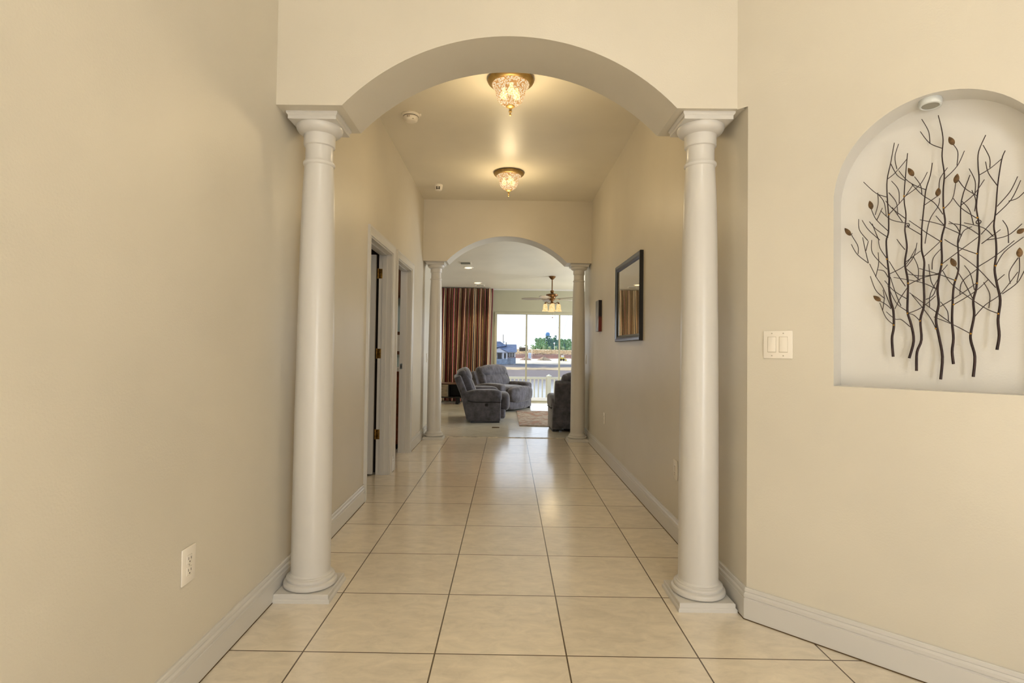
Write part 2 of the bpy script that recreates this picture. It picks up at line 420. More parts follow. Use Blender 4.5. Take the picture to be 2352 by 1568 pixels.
# baseboards
M_JNT = simple('dark_floor_joint', (92, 72, 44), .9)
BP = [(0, 0), (.0145, 0), (.0145, .090), (.0105, .0935), (.0105, .0965), (.0145, .0995), (.0145, .111), (.0095, .1165), (.0085, .1195), (.0108, .1235), (.0095, .134), (.006, .138), (0, .138)]
def baseboard(name, path, side):
    """path of 2-D wall points; side=+1 offsets to the left of travel"""
    bm = new(); P = [Vector(p) for p in path]; rings = []
    for i, p in enumerate(P):
        ds = []
        if i > 0: ds.append((P[i] - P[i - 1]).normalized())
        if i < len(P) - 1: ds.append((P[i + 1] - P[i]).normalized())
        ns = [Vector((-d.y, d.x)) * side for d in ds]
        if len(ns) == 2:
            n = (ns[0] + ns[1]).normalized(); n = n / n.dot(ns[0])
        else: n = ns[0]
        rings.append([bm.verts.new((p.x + n.x * a, p.y + n.y * a, z)) for a, z in BP])
    for A, B in zip(rings, rings[1:]):
        for k in range(len(BP) - 1): bm.faces.new([A[k], A[k + 1], B[k + 1], B[k]])
    bm.faces.new(rings[0]); bm.faces.new(rings[-1])
    o = struct(finish(bm, name, M_TRIM, smooth=25))
    bm = new(); rings = []       # dark caulk joint under the board
    for i, p in enumerate(P):
        ds = []
        if i > 0: ds.append((P[i] - P[i - 1]).normalized())
        if i < len(P) - 1: ds.append((P[i + 1] - P[i]).normalized())
        ns = [Vector((-d.y, d.x)) * side for d in ds]
        n = ns[0] if len(ns) == 1 else (ns[0] + ns[1]).normalized() / (ns[0] + ns[1]).normalized().dot(ns[0])
        rings.append([bm.verts.new((p.x + n.x * a, p.y + n.y * a, z)) for a, z in ((.001, 0), (.0155, 0), (.0155, .0045), (.001, .0045))])
    for A, B in zip(rings, rings[1:]):
        for k in range(4): bm.faces.new([A[k], A[(k + 1) % 4], B[(k + 1) % 4], B[k]])
    bm.faces.new(rings[0]); bm.faces.new(rings[-1])
    finish(bm, 'floor_joint', M_JNT, o, 0)
    return o
baseboard('baseboard_left', [(XL, -2.3), (XL, D1[0] - .07)], -1)
baseboard('baseboard_left_between', [(XL, D1[1] + .07), (XL, D2[0] - .07)], -1)
baseboard('baseboard_left_rear', [(XL, D2[1] + .07), (XL, 8.1)], -1)
baseboard('baseboard_right', [(XF, -2.3), (XF, w45(SE, 0).y), (XR, 2.443), (XR, 7.48)], 1)
baseboard('baseboard_back', [(-1.64, YB), (WX0, YB)], -1)

# door casings, jambs, leaf
CP = [(0, .0), (0, .011), (.006, .013), (.01, .010), (.03, .012), (.05, .016), (.056, .019), (.07, .019), (.07, 0)]
def casing(y0, y1, parent):
    bm = new(); rings = []
    for fn in (lambda a: (y0 - a, 0), lambda a: (y0 - a, DH + a), lambda a: (y1 + a, DH + a), lambda a: (y1 + a, 0)):
        rings.append([bm.verts.new((XL + b, *fn(a))) for a, b in CP])
    for A, B in zip(rings, rings[1:]):
        for k in range(len(CP) - 1): bm.faces.new([A[k], A[k + 1], B[k + 1], B[k]])
    bm.faces.new(rings[0]); bm.faces.new(rings[-1])
    finish(bm, 'casing', M_TRIM, parent, 25)
    bm = new(); X0, X1, J = XL - .12, XL + .002, .014
    box(bm, X0, X1, y0, y0 + J, 0, DH); box(bm, X0, X1, y1 - J, y1, 0, DH); box(bm, X0, X1, y0 + J, y1 - J, DH - J, DH)
    xs = (XL - .085, XL - .045)     # door stop
    box(bm, *xs, y0 + J, y0 + J + .011, 0, DH - J); box(bm, *xs, y1 - J - .011, y1 - J, 0, DH - J); box(bm, *xs, y0 + J, y1 - J, DH - J - .011, DH - J)
    finish(bm, 'jamb', M_TRIM, parent, 0)
d1 = struct(thing('door_1', None, None)); casing(*D1, d1)
yj = D1[1] - .014
leaf = BX('door_leaf', M_TRIM, d1, XL - .945, XL - .142, yj - .035, yj - .001, .012, DH - .02)
for z in (1.86, 1.118, .372):
    bm = new(); box(bm, XL - .122, XL - .085, yj - .003, yj + .0005, z - .045, z + .045, bevel=.001)
    lathe(bm, [(.006, -.047), (.0065, -.045), (.0065, .045), (.006, .047)], (XL - .128, yj - .004, z), 14)
    finish(bm, 'hinge', M_BRASS, d1)
d2 = struct(thing('door_2', None, None)); casing(*D2, d2)
yj2 = D2[1] - .014
bm = new(); box(bm, XL - .112, XL - .085, yj2 - .003, yj2 + .0005, .935, .995); finish(bm, 'strike_plate', simple('satin_steel', (150, 165, 168), .3, metal=.9), d2, 0)
bm = new(); box(bm, XL - .104, XL - .093, yj2 - .0036, yj2, .95, .98); finish(bm, 'strike_hole', M_SLOT, d2, 0)

# traced metal art: (distance along the angled wall, height) in metres
STEMS=[[(0.533,2.004),(0.52,1.93),(0.508,1.863),(0.509,1.794),(0.514,1.723),(0.514,1.654),(0.506,1.621),(0.508,1.554),(0.514,1.478),(0.514,1.437),(0.52,1.386),(0.529,1.345),(0.53,1.283),(0.523,1.237),(0.526,1.167)],[(0.574,1.954),(0.569,1.879),(0.564,1.779),(0.57,1.714),(0.566,1.659),(0.567,1.637),(0.571,1.588),(0.565,1.527),(0.575,1.457),(0.574,1.375),(0.574,1.335),(0.584,1.29),(0.591,1.229),(0.577,1.162)],[(0.651,1.896),(0.645,1.85),(0.631,1.798),(0.624,1.733),(0.617,1.652),(0.617,1.619),(0.618,1.57),(0.626,1.525),(0.623,1.469),(0.624,1.369),(0.612,1.309),(0.615,1.233),(0.602,1.185),(0.601,1.115)],[(0.669,2.072),(0.677,2.025),(0.682,1.977),(0.679,1.916),(0.686,1.845),(0.683,1.788),(0.683,1.719),(0.687,1.665),(0.676,1.607),(0.677,1.524),(0.669,1.465),(0.665,1.414),(0.668,1.363),(0.659,1.308),(0.667,1.245),(0.677,1.17),(0.672,1.086)],[(0.758,1.83),(0.734,1.74),(0.731,1.639),(0.724,1.592),(0.725,1.546),(0.724,1.484),(0.711,1.431),(0.707,1.361),(0.706,1.299),(0.71,1.237),(0.706,1.19),(0.709,1.144)],[(0.802,1.961),(0.783,1.906),(0.781,1.855),(0.783,1.802),(0.775,1.714),(0.781,1.654),(0.783,1.6),(0.779,1.54),(0.778,1.483),(0.774,1.419),(0.765,1.373),(0.767,1.32),(0.758,1.256),(0.759,1.225),(0.769,1.172),(0.764,1.1)],[(0.853,1.893),(0.843,1.862),(0.832,1.773),(0.827,1.69),(0.822,1.633),(0.827,1.587),(0.828,1.534),(0.823,1.479),(0.829,1.426),(0.837,1.37),(0.831,1.303),(0.834,1.247),(0.828,1.197)]]
TWIGS=[[(0.68,1.945),(0.642,1.976),(0.614,2.027)],[(0.642,1.976),(0.638,2.024),(0.618,2.075)],[(0.687,1.83),(0.723,1.868),(0.744,1.918)],[(0.723,1.868),(0.726,1.916),(0.714,1.946)],[(0.508,1.865),(0.536,1.886),(0.573,1.934)],[(0.52,1.926),(0.54,1.877),(0.567,1.849)],[(0.542,1.897),(0.535,1.947),(0.547,1.995)],[(0.509,1.794),(0.472,1.817),(0.431,1.869)],[(0.475,1.821),(0.477,1.775),(0.468,1.731)],[(0.479,1.812),(0.499,1.775),(0.506,1.721)],[(0.514,1.658),(0.475,1.709),(0.458,1.753)],[(0.549,1.762),(0.546,1.815),(0.523,1.856)],[(0.513,1.813),(0.536,1.772),(0.541,1.723)],[(0.566,1.787),(0.611,1.822),(0.636,1.866)],[(0.514,1.723),(0.559,1.772),(0.595,1.825)],[(0.632,1.8),(0.595,1.825),(0.569,1.853),(0.546,1.892)],[(0.618,1.785),(0.614,1.821),(0.595,1.859)],[(0.682,1.696),(0.657,1.743),(0.619,1.783),(0.588,1.829)],[(0.624,1.737),(0.666,1.768)],[(0.669,1.799),(0.672,1.837),(0.694,1.872)],[(0.684,1.721),(0.708,1.753),(0.718,1.806)],[(0.727,1.814),(0.745,1.78),(0.779,1.745)],[(0.733,1.722),(0.769,1.753),(0.798,1.802)],[(0.771,1.756),(0.772,1.804),(0.755,1.855)],[(0.783,1.821),(0.813,1.84),(0.843,1.868)],[(0.813,1.84),(0.812,1.877),(0.795,1.926)],[(0.833,1.773),(0.808,1.826),(0.801,1.867)],[(0.83,1.704),(0.864,1.749),(0.884,1.797)],[(0.826,1.669),(0.867,1.716),(0.892,1.779)],[(0.861,1.712),(0.882,1.717),(0.899,1.735),(0.918,1.76)],[(0.569,1.699),(0.526,1.746),(0.502,1.783)],[(0.564,1.685),(0.519,1.706),(0.485,1.747)],[(0.559,1.688),(0.526,1.75)],[(0.512,1.634),(0.472,1.673),(0.451,1.705)],[(0.482,1.63),(0.444,1.677),(0.423,1.718)],[(0.444,1.631),(0.416,1.677),(0.412,1.723)],[(0.482,1.63),(0.461,1.695)],[(0.475,1.709),(0.482,1.729),(0.492,1.756)],[(0.615,1.632),(0.578,1.665),(0.573,1.67)],[(0.675,1.597),(0.632,1.636),(0.617,1.652),(0.58,1.689)],[(0.687,1.653),(0.656,1.669),(0.614,1.686)],[(0.684,1.657),(0.66,1.696)],[(0.627,1.596),(0.641,1.683),(0.666,1.733),(0.67,1.763)],[(0.728,1.619),(0.687,1.649)],[(0.734,1.608),(0.719,1.648),(0.699,1.668)],[(0.782,1.609),(0.74,1.649),(0.696,1.663)],[(0.776,1.669),(0.734,1.712),(0.711,1.752)],[(0.768,1.645),(0.757,1.699),(0.734,1.738)],[(0.771,1.693),(0.774,1.733),(0.763,1.772)],[(0.82,1.597),(0.793,1.633),(0.74,1.66)],[(0.788,1.608),(0.826,1.661)],[(0.725,1.584),(0.74,1.626),(0.764,1.638)],[(0.788,1.576),(0.839,1.619)],[(0.801,1.588),(0.856,1.595),(0.894,1.631)],[(0.86,1.567),(0.858,1.617),(0.845,1.649)],[(0.447,1.539),(0.409,1.579),(0.387,1.623)],[(0.409,1.582),(0.407,1.616),(0.385,1.663),(0.389,1.669)],[(0.508,1.55),(0.483,1.598),(0.479,1.637)],[(0.447,1.539),(0.437,1.591),(0.429,1.644)],[(0.437,1.591),(0.447,1.628)],[(0.52,1.357),(0.494,1.438),(0.471,1.482),(0.447,1.539)],[(0.471,1.482),(0.481,1.536),(0.478,1.58)],[(0.511,1.508),(0.462,1.576),(0.458,1.631)],[(0.511,1.478),(0.496,1.505),(0.474,1.511)],[(0.498,1.396),(0.468,1.431),(0.451,1.488)],[(0.493,1.348),(0.5,1.396),(0.496,1.429)],[(0.522,1.353),(0.507,1.37),(0.486,1.386)],[(0.529,1.291),(0.503,1.321),(0.482,1.38)],[(0.581,1.282),(0.552,1.311),(0.532,1.314),(0.503,1.344)],[(0.574,1.388),(0.531,1.423),(0.501,1.465)],[(0.571,1.343),(0.537,1.377),(0.511,1.445)],[(0.574,1.44),(0.548,1.393),(0.532,1.353)],[(0.552,1.364),(0.537,1.41),(0.519,1.478)],[(0.569,1.437),(0.544,1.484),(0.516,1.54)],[(0.566,1.58),(0.552,1.602),(0.539,1.625)],[(0.514,1.491),(0.565,1.523),(0.598,1.585)],[(0.567,1.531),(0.614,1.57)],[(0.571,1.514),(0.595,1.552),(0.605,1.6)],[(0.575,1.445),(0.617,1.466),(0.668,1.481),(0.693,1.51)],[(0.665,1.418),(0.617,1.449),(0.528,1.477)],[(0.607,1.45),(0.608,1.503),(0.593,1.549)],[(0.668,1.475),(0.617,1.474),(0.571,1.486)],[(0.715,1.45),(0.668,1.477),(0.608,1.505)],[(0.611,1.458),(0.565,1.511)],[(0.624,1.545),(0.675,1.597)],[(0.676,1.512),(0.725,1.553),(0.785,1.604)],[(0.776,1.54),(0.72,1.574),(0.684,1.606)],[(0.649,1.495),(0.652,1.538),(0.675,1.571)],[(0.662,1.418),(0.646,1.451),(0.639,1.516)],[(0.628,1.385),(0.652,1.403),(0.668,1.465)],[(0.639,1.356),(0.642,1.404),(0.665,1.458)],[(0.574,1.333),(0.617,1.353),(0.66,1.395)],[(0.612,1.305),(0.594,1.326),(0.578,1.333)],[(0.658,1.276),(0.636,1.325),(0.584,1.407)],[(0.701,1.295),(0.642,1.352),(0.578,1.414)],[(0.672,1.355),(0.728,1.395),(0.775,1.434)],[(0.71,1.361),(0.769,1.404),(0.806,1.444)],[(0.694,1.299),(0.692,1.338),(0.672,1.374)],[(0.758,1.254),(0.71,1.287),(0.653,1.318)],[(0.831,1.324),(0.792,1.349),(0.71,1.431),(0.68,1.488)],[(0.768,1.314),(0.798,1.357),(0.837,1.392),(0.883,1.466)],[(0.842,1.393),(0.88,1.429),(0.898,1.468),(0.909,1.496)],[(0.826,1.415),(0.778,1.487),(0.728,1.542)],[(0.781,1.494),(0.827,1.527),(0.875,1.573)],[(0.717,1.5),(0.724,1.484)],[(0.884,1.515),(0.861,1.468),(0.863,1.427)],[(0.887,1.513),(0.887,1.473),(0.88,1.429)],[(0.826,1.491),(0.849,1.539),(0.898,1.584)],[(0.806,1.345),(0.809,1.394),(0.793,1.438)],[(0.826,1.437),(0.849,1.46)],[(0.764,1.381),(0.74,1.444),(0.725,1.476)],[(0.769,1.411),(0.758,1.469),(0.741,1.502)],[(0.728,1.399),(0.734,1.444),(0.775,1.487)]]
LEAVES=[[(0.714,1.947),(0.7,1.982)],[(0.594,1.858),(0.577,1.894)],[(0.666,1.766),(0.67,1.799)],[(0.718,1.804),(0.724,1.84)],[(0.459,1.753),(0.451,1.79)],[(0.386,1.658),(0.364,1.693)],[(0.881,1.598),(0.901,1.612)],[(0.488,1.385),(0.463,1.408)],[(0.717,1.499),(0.704,1.533)],[(0.887,1.514),(0.888,1.549)]]
JOINTS=[(0.508,1.549),(0.53,1.29),(0.574,1.388),(0.574,1.334),(0.576,1.449),(0.612,1.304),(0.659,1.274),(0.665,1.414),(0.677,1.511),(0.675,1.598),(0.716,1.45),(0.777,1.54),(0.776,1.434),(0.711,1.361),(0.758,1.254),(0.832,1.323),(0.826,1.492),(0.778,1.669),(0.684,1.721),(0.564,1.787),(0.516,1.723)]
RINGS=[(0.573,1.674),(0.781,1.654)]
SKY, SUN, EXPO = 1.8, 4.5, 0.0
P_HALL, P_SPOT, P_FAN, P_FOYER, P_SIDE_FILL, P_ENTRY_FILL, P_LIVING_FILL, P_WIN2 = 9.5, 45, 4, 28, 29, 43, 145, 12
P_BOUNCE_FILL = 1450

# ------------------------------------------------------------------ columns
def column(x, y, zt, label):
    t = thing('column', label, 'column', (x, y, 0), 0, 'white round columns under the arches')
    bm = new(); h = .133
    prof = [(h, 0), (h, .013), (h - .003, .017), (h - .007, .019), (h - .007, .036), (h - .010, .039), (0, .039)]
    rings = []
    for a, z in prof[:-1]: rings.append([bm.verts.new((sx * a, sy * a, z)) for sx, sy in ((1, 1), (-1, 1), (-1, -1), (1, -1))])
    for A, B in zip(rings, rings[1:]):
        for i in range(4): bm.faces.new([A[i], A[(i + 1) % 4], B[(i + 1) % 4], B[i]])
    bm.faces.new(rings[0]); bm.faces.new(rings[-1])
    finish(bm, 'plinth', M_TRIM, t, 20)
    bm = new()
    lathe(bm, [(0.1053, .039), (0.1147, .040), (0.1213, .045), (0.1236, .054), (0.1213, .063), (0.1147, .068), (0.1090, .0695), (0.1090, .073), (0.1114, .077), (0.1109, .083), (0.1062, .087), (0.1015, .0885), (0.1015, .092), (0.0954, .095), (0.0916, .103)], seg=64)
    finish(bm, 'base_ring', M_TRIM, t, 32)
    bm = new(); d = zt - 2.281
    lathe(bm, [(0.0910, .1), (0.0908, .5), (0.0888, .9), (0.0860, 1.25), (0.0827, 1.5), (0.0804, 1.68), (0.0780, 1.82), (0.0752, 1.92), (0.0719, 1.99), (0.0691, 2.035), (0.0681, 2.055 + d)], seg=64, cap=False)
    finish(bm, 'shaft', M_TRIM, t, 40)
    bm = new()
    lathe(bm, [(0.0689, 2.052 + d), (0.0727, 2.055 + d), (0.0755, 2.0605 + d), (0.0755, 2.067 + d), (0.0727, 2.072 + d), (0.0679, 2.074 + d), (0.0655, 2.08 + d), (0.0651, 2.142 + d), (0.0660, 2.146 + d), (0.0727, 2.150 + d), (0.0741, 2.156 + d), (0.0741, 2.200 + d), (0.0750, 2.203 + d),
               (0.0891, 2.2085 + d), (0.1000, 2.217 + d), (0.1074, 2.228 + d), (0.1099, 2.238 + d), (0.1089, 2.2445 + d)], seg=64)
    finish(bm, 'capital', M_TRIM, t, 32)
    bm = new(); rings = []
    for a, z in [(.111, 2.2445 + d), (.1135, 2.2455 + d), (.1135, 2.262 + d), (.116, 2.265 + d), (.1195, 2.2695 + d), (.1205, 2.272 + d), (.1205, 2.283 + d)]:
        rings.append([bm.verts.new((sx * a, sy * a, z)) for sx, sy in ((1, 1), (-1, 1), (-1, -1), (1, -1))])
    for A, B in zip(rings, rings[1:]):
        for i in range(4): bm.faces.new([A[i], A[(i + 1) % 4], B[(i + 1) % 4], B[i]])
    bm.faces.new(rings[0]); bm.faces.new(rings[-1])
    finish(bm, 'abacus', M_TRIM, t, 20)
    return t
column(-.924, 2.657, 2.2825, 'tall white round column on the left under the near arch')
column(.930, 2.622, 2.292, 'tall white round column on the right under the near arch, beside the light switch wall')
column(-.917, 7.115, 2.286, 'smaller looking white column at the far left end of the hall, beside the striped curtain')
column(.944, 7.09, 2.281, 'smaller looking white column at the far right end of the hall, by the small canvas')

# ------------------------------------------------------------------ hall ceiling lights
def bowlmat():
    t = NT('cut_glass_bowl'); tc = t.n('ShaderNodeTexCoord')
    mp = t.n('ShaderNodeMapping'); mp.inputs['Scale'].default_value = (1, 1, 1); t.l(tc.outputs['Object'], mp.inputs[0])
    v = t.n('ShaderNodeTexVoronoi', _Scale=100.0, feature='F1', distance='MANHATTAN'); t.l(mp.outputs[0], v.inputs['Vector'])
    n = t.n('ShaderNodeTexNoise', _Scale=40.0, _Detail=2.0); t.l(mp.outputs[0], n.inputs['Vector'])
    bp = t.n('ShaderNodeBump', _Strength=1.0, _Distance=.01); t.l(v.outputs['Distance'], bp.inputs['Height'])
    tr = t.n('ShaderNodeBsdfTransparent'); tr.inputs[0].default_value = (1, .86, .66, 1)
    gl = t.n('ShaderNodeBsdfGlossy', _Roughness=.1); t.l(bp.outputs[0], gl.inputs['Normal'])
    em = t.n('ShaderNodeEmission'); t.l(ramp(t, v.outputs['Distance'], [(.2, (255, 248, 228)), (.5, (255, 234, 192)), (.8, (246, 200, 136)), (1, (214, 150, 84))]), em.inputs[0])
    em.inputs[1].default_value = 1.05
    m1 = t.n('ShaderNodeMixShader', _0=.86); t.l(tr.outputs[0], m1.inputs[1]); t.l(em.outputs[0], m1.inputs[2])
    ad = t.n('ShaderNodeMixShader', _0=.06); t.l(m1.outputs[0], ad.inputs[1]); t.l(gl.outputs[0], ad.inputs[2])
    t.l(ad.outputs[0], t.out.inputs[0]); return t.m
M_BOWL = bowlmat(); M_BULB = emit('lit_bulb', (255, 222, 170), 6)
lp = thing('ceiling_light', 'brass flush ceiling light with cut glass bowl, nearer one, just behind the front arch', 'ceiling light', (.012, 3.79, HC), 0, 'brass hall ceiling lights')
bm = new(); lathe(bm, [(.11, 0), (.130, -.001), (.152, -.004), (.161, -.010), (.1635, -.016), (.159, -.025), (.149, -.034), (.139, -.040), (.130, -.042), (.124, -.037), (.118, -.028), (0, -.025)], seg=64, cap=False); finish(bm, 'canopy', M_BRONZE, lp)
bm = new(); lathe(bm, [(.126, -0.0340), (.131, -0.0430), (.129, -0.0509), (.119, -0.0610), (.108, -0.0712), (.1045, -0.0847), (.104, -0.1016), (.100, -0.1252), (.091, -0.1466), (.078, -0.1646), (.060, -0.1804), (.041, -0.1905), (.028, -0.1950)], seg=64, cap=False); finish(bm, 'glass_bowl', M_BOWL, lp, 60)
for a in (.6, .6 + 2 * PI / 3, .6 + 4 * PI / 3):
    bm = new(); lathe(bm, [(0, -.135), (.014, -.131), (.024, -.118), (.026, -.106), (.02, -.09), (.013, -.075), (.013, -.055)], (.052 * math.cos(a), .052 * math.sin(a), 0), 20); finish(bm, 'bulb', M_BULB, lp)
bm = new(); lathe(bm, [(.030, -.186), (.0335, -.190), (.031, -.198), (.020, -.205), (.012, -.209), (.009, -.214), (.010, -.219), (.0075, -.223), (.012, -.230), (.012, -.233), (.006, -.240), (.0045, -.246), (.0075, -.251), (.0075, -.256), (.005, -.261), (0, -.264)], seg=32); finish(bm, 'finial', M_BRONZE, lp, 50)
dup(lp, (.012, 5.82, HC), 2.2, 'brass flush ceiling light with cut glass bowl, farther one, close to the rear arch')

# smoke detectors
sd = thing('smoke_detector', 'white round smoke detector on the hall ceiling behind the near left arch corner', 'smoke detector', (-.795, 4.40, HC))
bm = new(); lathe(bm, [(.072, 0), (.074, -.004), (.074, -.014), (.070, -.018), (.055, -.018)], seg=40); finish(bm, 'base_plate', M_PLATE, sd)
bm = new(); lathe(bm, [(.059, -.017), (.060, -.022), (.057, -.042), (.050, -.053), (.038, -.058), (0, -.0595)], seg=40); finish(bm, 'cover', M_PLATE, sd)
bm = new(); lathe(bm, [(.0605, -.0185), (.0612, -.020), (.0605, -.0225)], seg=40, cap=False); finish(bm, 'slot_ring', M_SLOT, sd)
bm = new(); box(bm, -.02, -.012, -.0585, -.052, -.04, -.027); box(bm, -.007, .001, -.0595, -.053, -.04, -.027); box(bm, .018, .032, -.049, -.042, -.052, -.047); finish(bm, 'vent_slot', simple('grey_slot', (160, 148, 130), .7), sd, 0)
bm = new(); lathe(bm, [(0, -.02), (.009, -.018), (.011, -.008), (.009, 0)], (.078, -.01, 0), 16); finish(bm, 'mounting_tab', M_PLATE, sd)
s2 = thing('smoke_detector', 'small white ceiling detector with dark square vents, left of the farther ceiling light', 'smoke detector', (-.803, 6.31, HC))
bm = new(); lathe(bm, [(.049, 0), (.050, -.005), (.048, -.022), (.044, -.044), (.038, -.061), (.028, -.068), (0, -.07)], seg=32); finish(bm, 'cover', M_PLATE, s2)
for i, (x, z) in enumerate(((-.0135, -.037), (.0135, -.037), (-.012, -.053), (.012, -.053))):
    rr = .0475 if z > -.05 else .0435
    bm = new(); box(bm, x - .009, x + .009, -math.sqrt(rr ** 2 - x * x) - .0015, -math.sqrt(rr ** 2 - x * x) + .006, z - .006, z + .006); finish(bm, 'vent_slot', M_SLOT, s2, 0)

# ------------------------------------------------------------------ wall plates
def plate_matrix(o, right, up, out):
    M = Matrix((right, up, out)).transposed().to_4x4(); M.translation = o; return M
def outlet(o, right, out, label):
    t = thing('wall_outlet', label, 'outlet', o, 0, 'white wall outlets'); M = plate_matrix((0, 0, 0), right, Vector((0, 0, 1)), out)
    bm = new(); box(bm, -.04, .04, -.061, .061, 0, .006, M=M, bevel=.0035); finish(bm, 'cover_plate', M_PLATE, t, 40)
    for z in (-.0195, .0195):
        bm = new(); box(bm, -.0165, .0165, z - .0145, z + .0145, .004, .0078, M=M, bevel=.003); rc = finish(bm, 'socket', M_PLATE, t, 40)
        bm = new(); box(bm, -.0085, -.006, z - .001, z + .008, .007, .0081, M=M); box(bm, .006, .0085, z - .001, z + .007, .007, .0081, M=M)
        lathe(bm, [(.0028, .007), (.0028, .0081)], (0, z - .008, 0), 12, M=M); finish(bm, 'slot', M_SLOT, rc, 0)
    bm = new(); lathe(bm, [(.003, .005), (.003, .0072)], (0, 0, 0), 12, M=M); finish(bm, 'screw', simple('plate_screw', (190, 180, 160), .4), t)
    return t
RL, RR = Vector((0, 1, 0)), Vector((0, -1, 0)); OL, OR = Vector((1, 0, 0)), Vector((-1, 0, 0))
outlet((XL, 1.864, .4345), RL, OL, 'white wall outlet low on the left foreground wall')
outlet((XR, 3.452, .4305), RR, OR, 'white wall outlet low on the right hall wall beside the near right column')
outlet((XR, 5.93, .438), RR, OR, 'pale wall outlet low on the right hall wall, below the framed mirror')
M_SCREW = simple('switch_screw', (186, 176, 156), .4)
def switch(o, right, out, n, label):
    t = thing('light_switch', label, 'light switch', o, 0, 'white wall switches'); M = plate_matrix((0, 0, 0), right, Vector((0, 0, 1)), out); w = .0595 if n == 2 else .036
    bm = new(); box(bm, -w, w, -.06, .06, 0, .0065, M=M, bevel=.0035); finish(bm, 'cover_plate', M_PLATE, t, 40)
    for i in range(n):
        x = (i - (n - 1) / 2) * .0465
        bm = new(); box(bm, x - .0175, x + .0175, -.034, .034, .004, .0068, M=M); finish(bm, 'rocker_recess', simple('recess_gap', (186, 174, 152), .6), t, 0)
        Mt = M @ Matrix.Rotation(math.radians(-3.0), 4, 'X')
        bm = new(); box(bm, x - .0155, x + .0165, -.0322, .0335, .004, .0085, M=Mt, bevel=.001); finish(bm, 'rocker', M_PLATE, t, 40)
    for i in range(n):
        for z in (-.048, .048):
            bm = new(); lathe(bm, [(.0028, .006), (.0028, .0074)], ((i - (n - 1) / 2) * .0465, z, 0), 10, M=M); finish(bm, 'screw', M_SCREW, t)
    return t
c = w45(.1297, 1.2115)
switch(c, Vector((1, -1, 0)) / S2, Vector((-1, -1, 0)) / S2, 2, 'white double rocker light switch on the right foreground wall left of the niche')
switch((XL, 7.43, 1.04), RL, OL, 1, 'white switch on the left wall behind the far left column')
switch((XR, 7.33, 1.05), RR, OR, 1, 'white switch on the right wall behind the far right column')

# ------------------------------------------------------------------ framed mirror and canvas
fm = thing('framed_mirror', 'black framed rectangular glass picture on the right hall wall reflecting curtain', 'mirror', (XR, 4.785, 1.616))
Y0, Y1, Z0, Z1 = -.485, .485, -.3585, .3585
prof = [(0, 0), (0, .026), (.006, .030), (.014, .030), (.05, .017), (.054, .012), (.058, .010), (.058, 0)]
bm = new(); rings = []
for sy, sz in ((-1, -1), (-1, 1), (1, 1), (1, -1)):
    rings.append([bm.verts.new((-b, sy * (Y1 - a), sz * (Z1 - a))) for a, b in prof])
for i in range(4):
    A, B = rings[i], rings[(i + 1) % 4]
    for k in range(len(prof) - 1): bm.faces.new([A[k], A[k + 1], B[k + 1], B[k]])
finish(bm, 'frame', simple('black_frame_lacquer', (20, 18, 20), .22, spec=.6), fm, 20)
t = NT('mirror_over_print'); gl = t.n('ShaderNodeBsdfGlossy', _Roughness=.02); gl.inputs[0].default_value = (.93, .9, .84, 1)
df = t.n('ShaderNodeBsdfDiffuse'); tc = t.n('ShaderNodeTexCoord')
nz = t.n('ShaderNodeTexNoise', _Scale=4.0, _Detail=3.0); t.l(tc.outputs['Object'], nz.inputs['Vector'])
t.l(ramp(t, nz.outputs[0], [(.3, (150, 138, 112)), (.7, (178, 166, 140))]), df.inputs[0])
n2 = t.n('ShaderNodeTexNoise', _Scale=3.0, _Detail=1.0); t.l(tc.outputs['Object'], n2.inputs['Vector'])
bp = t.n('ShaderNodeBump', _Strength=.02, _Distance=.01); t.l(n2.outputs[0], bp.inputs['Height']); t.l(bp.outputs[0], gl.inputs['Normal'])
mx = t.n('ShaderNodeMixShader', _0=.6); t.l(df.outputs[0], mx.inputs[1]); t.l(gl.outputs[0], mx.inputs[2]); t.l(mx.outputs[0], t.out.inputs[0])
BX('glass', t.m, fm, -.0095, -.002, Y0 + .055, Y1 - .055, Z0 + .055, Z1 - .055)
cv = thing('canvas_print', 'small unframed canvas print with dark edges on the right hall wall near the far column', 'picture', (XR, 6.25, 1.565))
t = NT('canvas_paint'); b = t.n('ShaderNodeBsdfPrincipled', _Roughness=.45); tc = t.n('ShaderNodeTexCoord')
sp = t.n('ShaderNodeSeparateXYZ'); t.l(tc.outputs['Object'], sp.inputs[0]); nz = t.n('ShaderNodeTexNoise', _Scale=7.0, _Detail=4.0); t.l(tc.outputs['Object'], nz.inputs['Vector'])
h = t.math('ADD', t.math('MULTIPLY', sp.outputs[2], 2.2), t.math('MULTIPLY', nz.outputs[0], .9))
t.l(ramp(t, h, [(0, (150, 160, 176)), (.25, (196, 204, 216)), (.5, (150, 152, 152)), (.8, (124, 126, 120))]), b.inputs[0]); t.l(b.outputs[0], t.out.inputs[0])
BX('canvas_face', t.m, cv, -.0385, -.036, -.0955, .0955, -.176, .176)
t = NT('canvas_edge'); b = t.n('ShaderNodeBsdfPrincipled', _Roughness=.6); tc = t.n('ShaderNodeTexCoord'); sp = t.n('ShaderNodeSeparateXYZ'); t.l(tc.outputs['Object'], sp.inputs[0])
t.l(ramp(t, t.math('ADD', t.math('MULTIPLY', sp.outputs[2], 2.8), .5), [(.15, (112, 38, 26)), (.42, (104, 40, 30)), (.5, (26, 14, 20)), (1, (24, 14, 20))]), b.inputs[0]); t.l(b.outputs[0], t.out.inputs[0])
BX('canvas_edge', t.m, cv, -.036, .001, -.096, .096, -.1765, .1765)

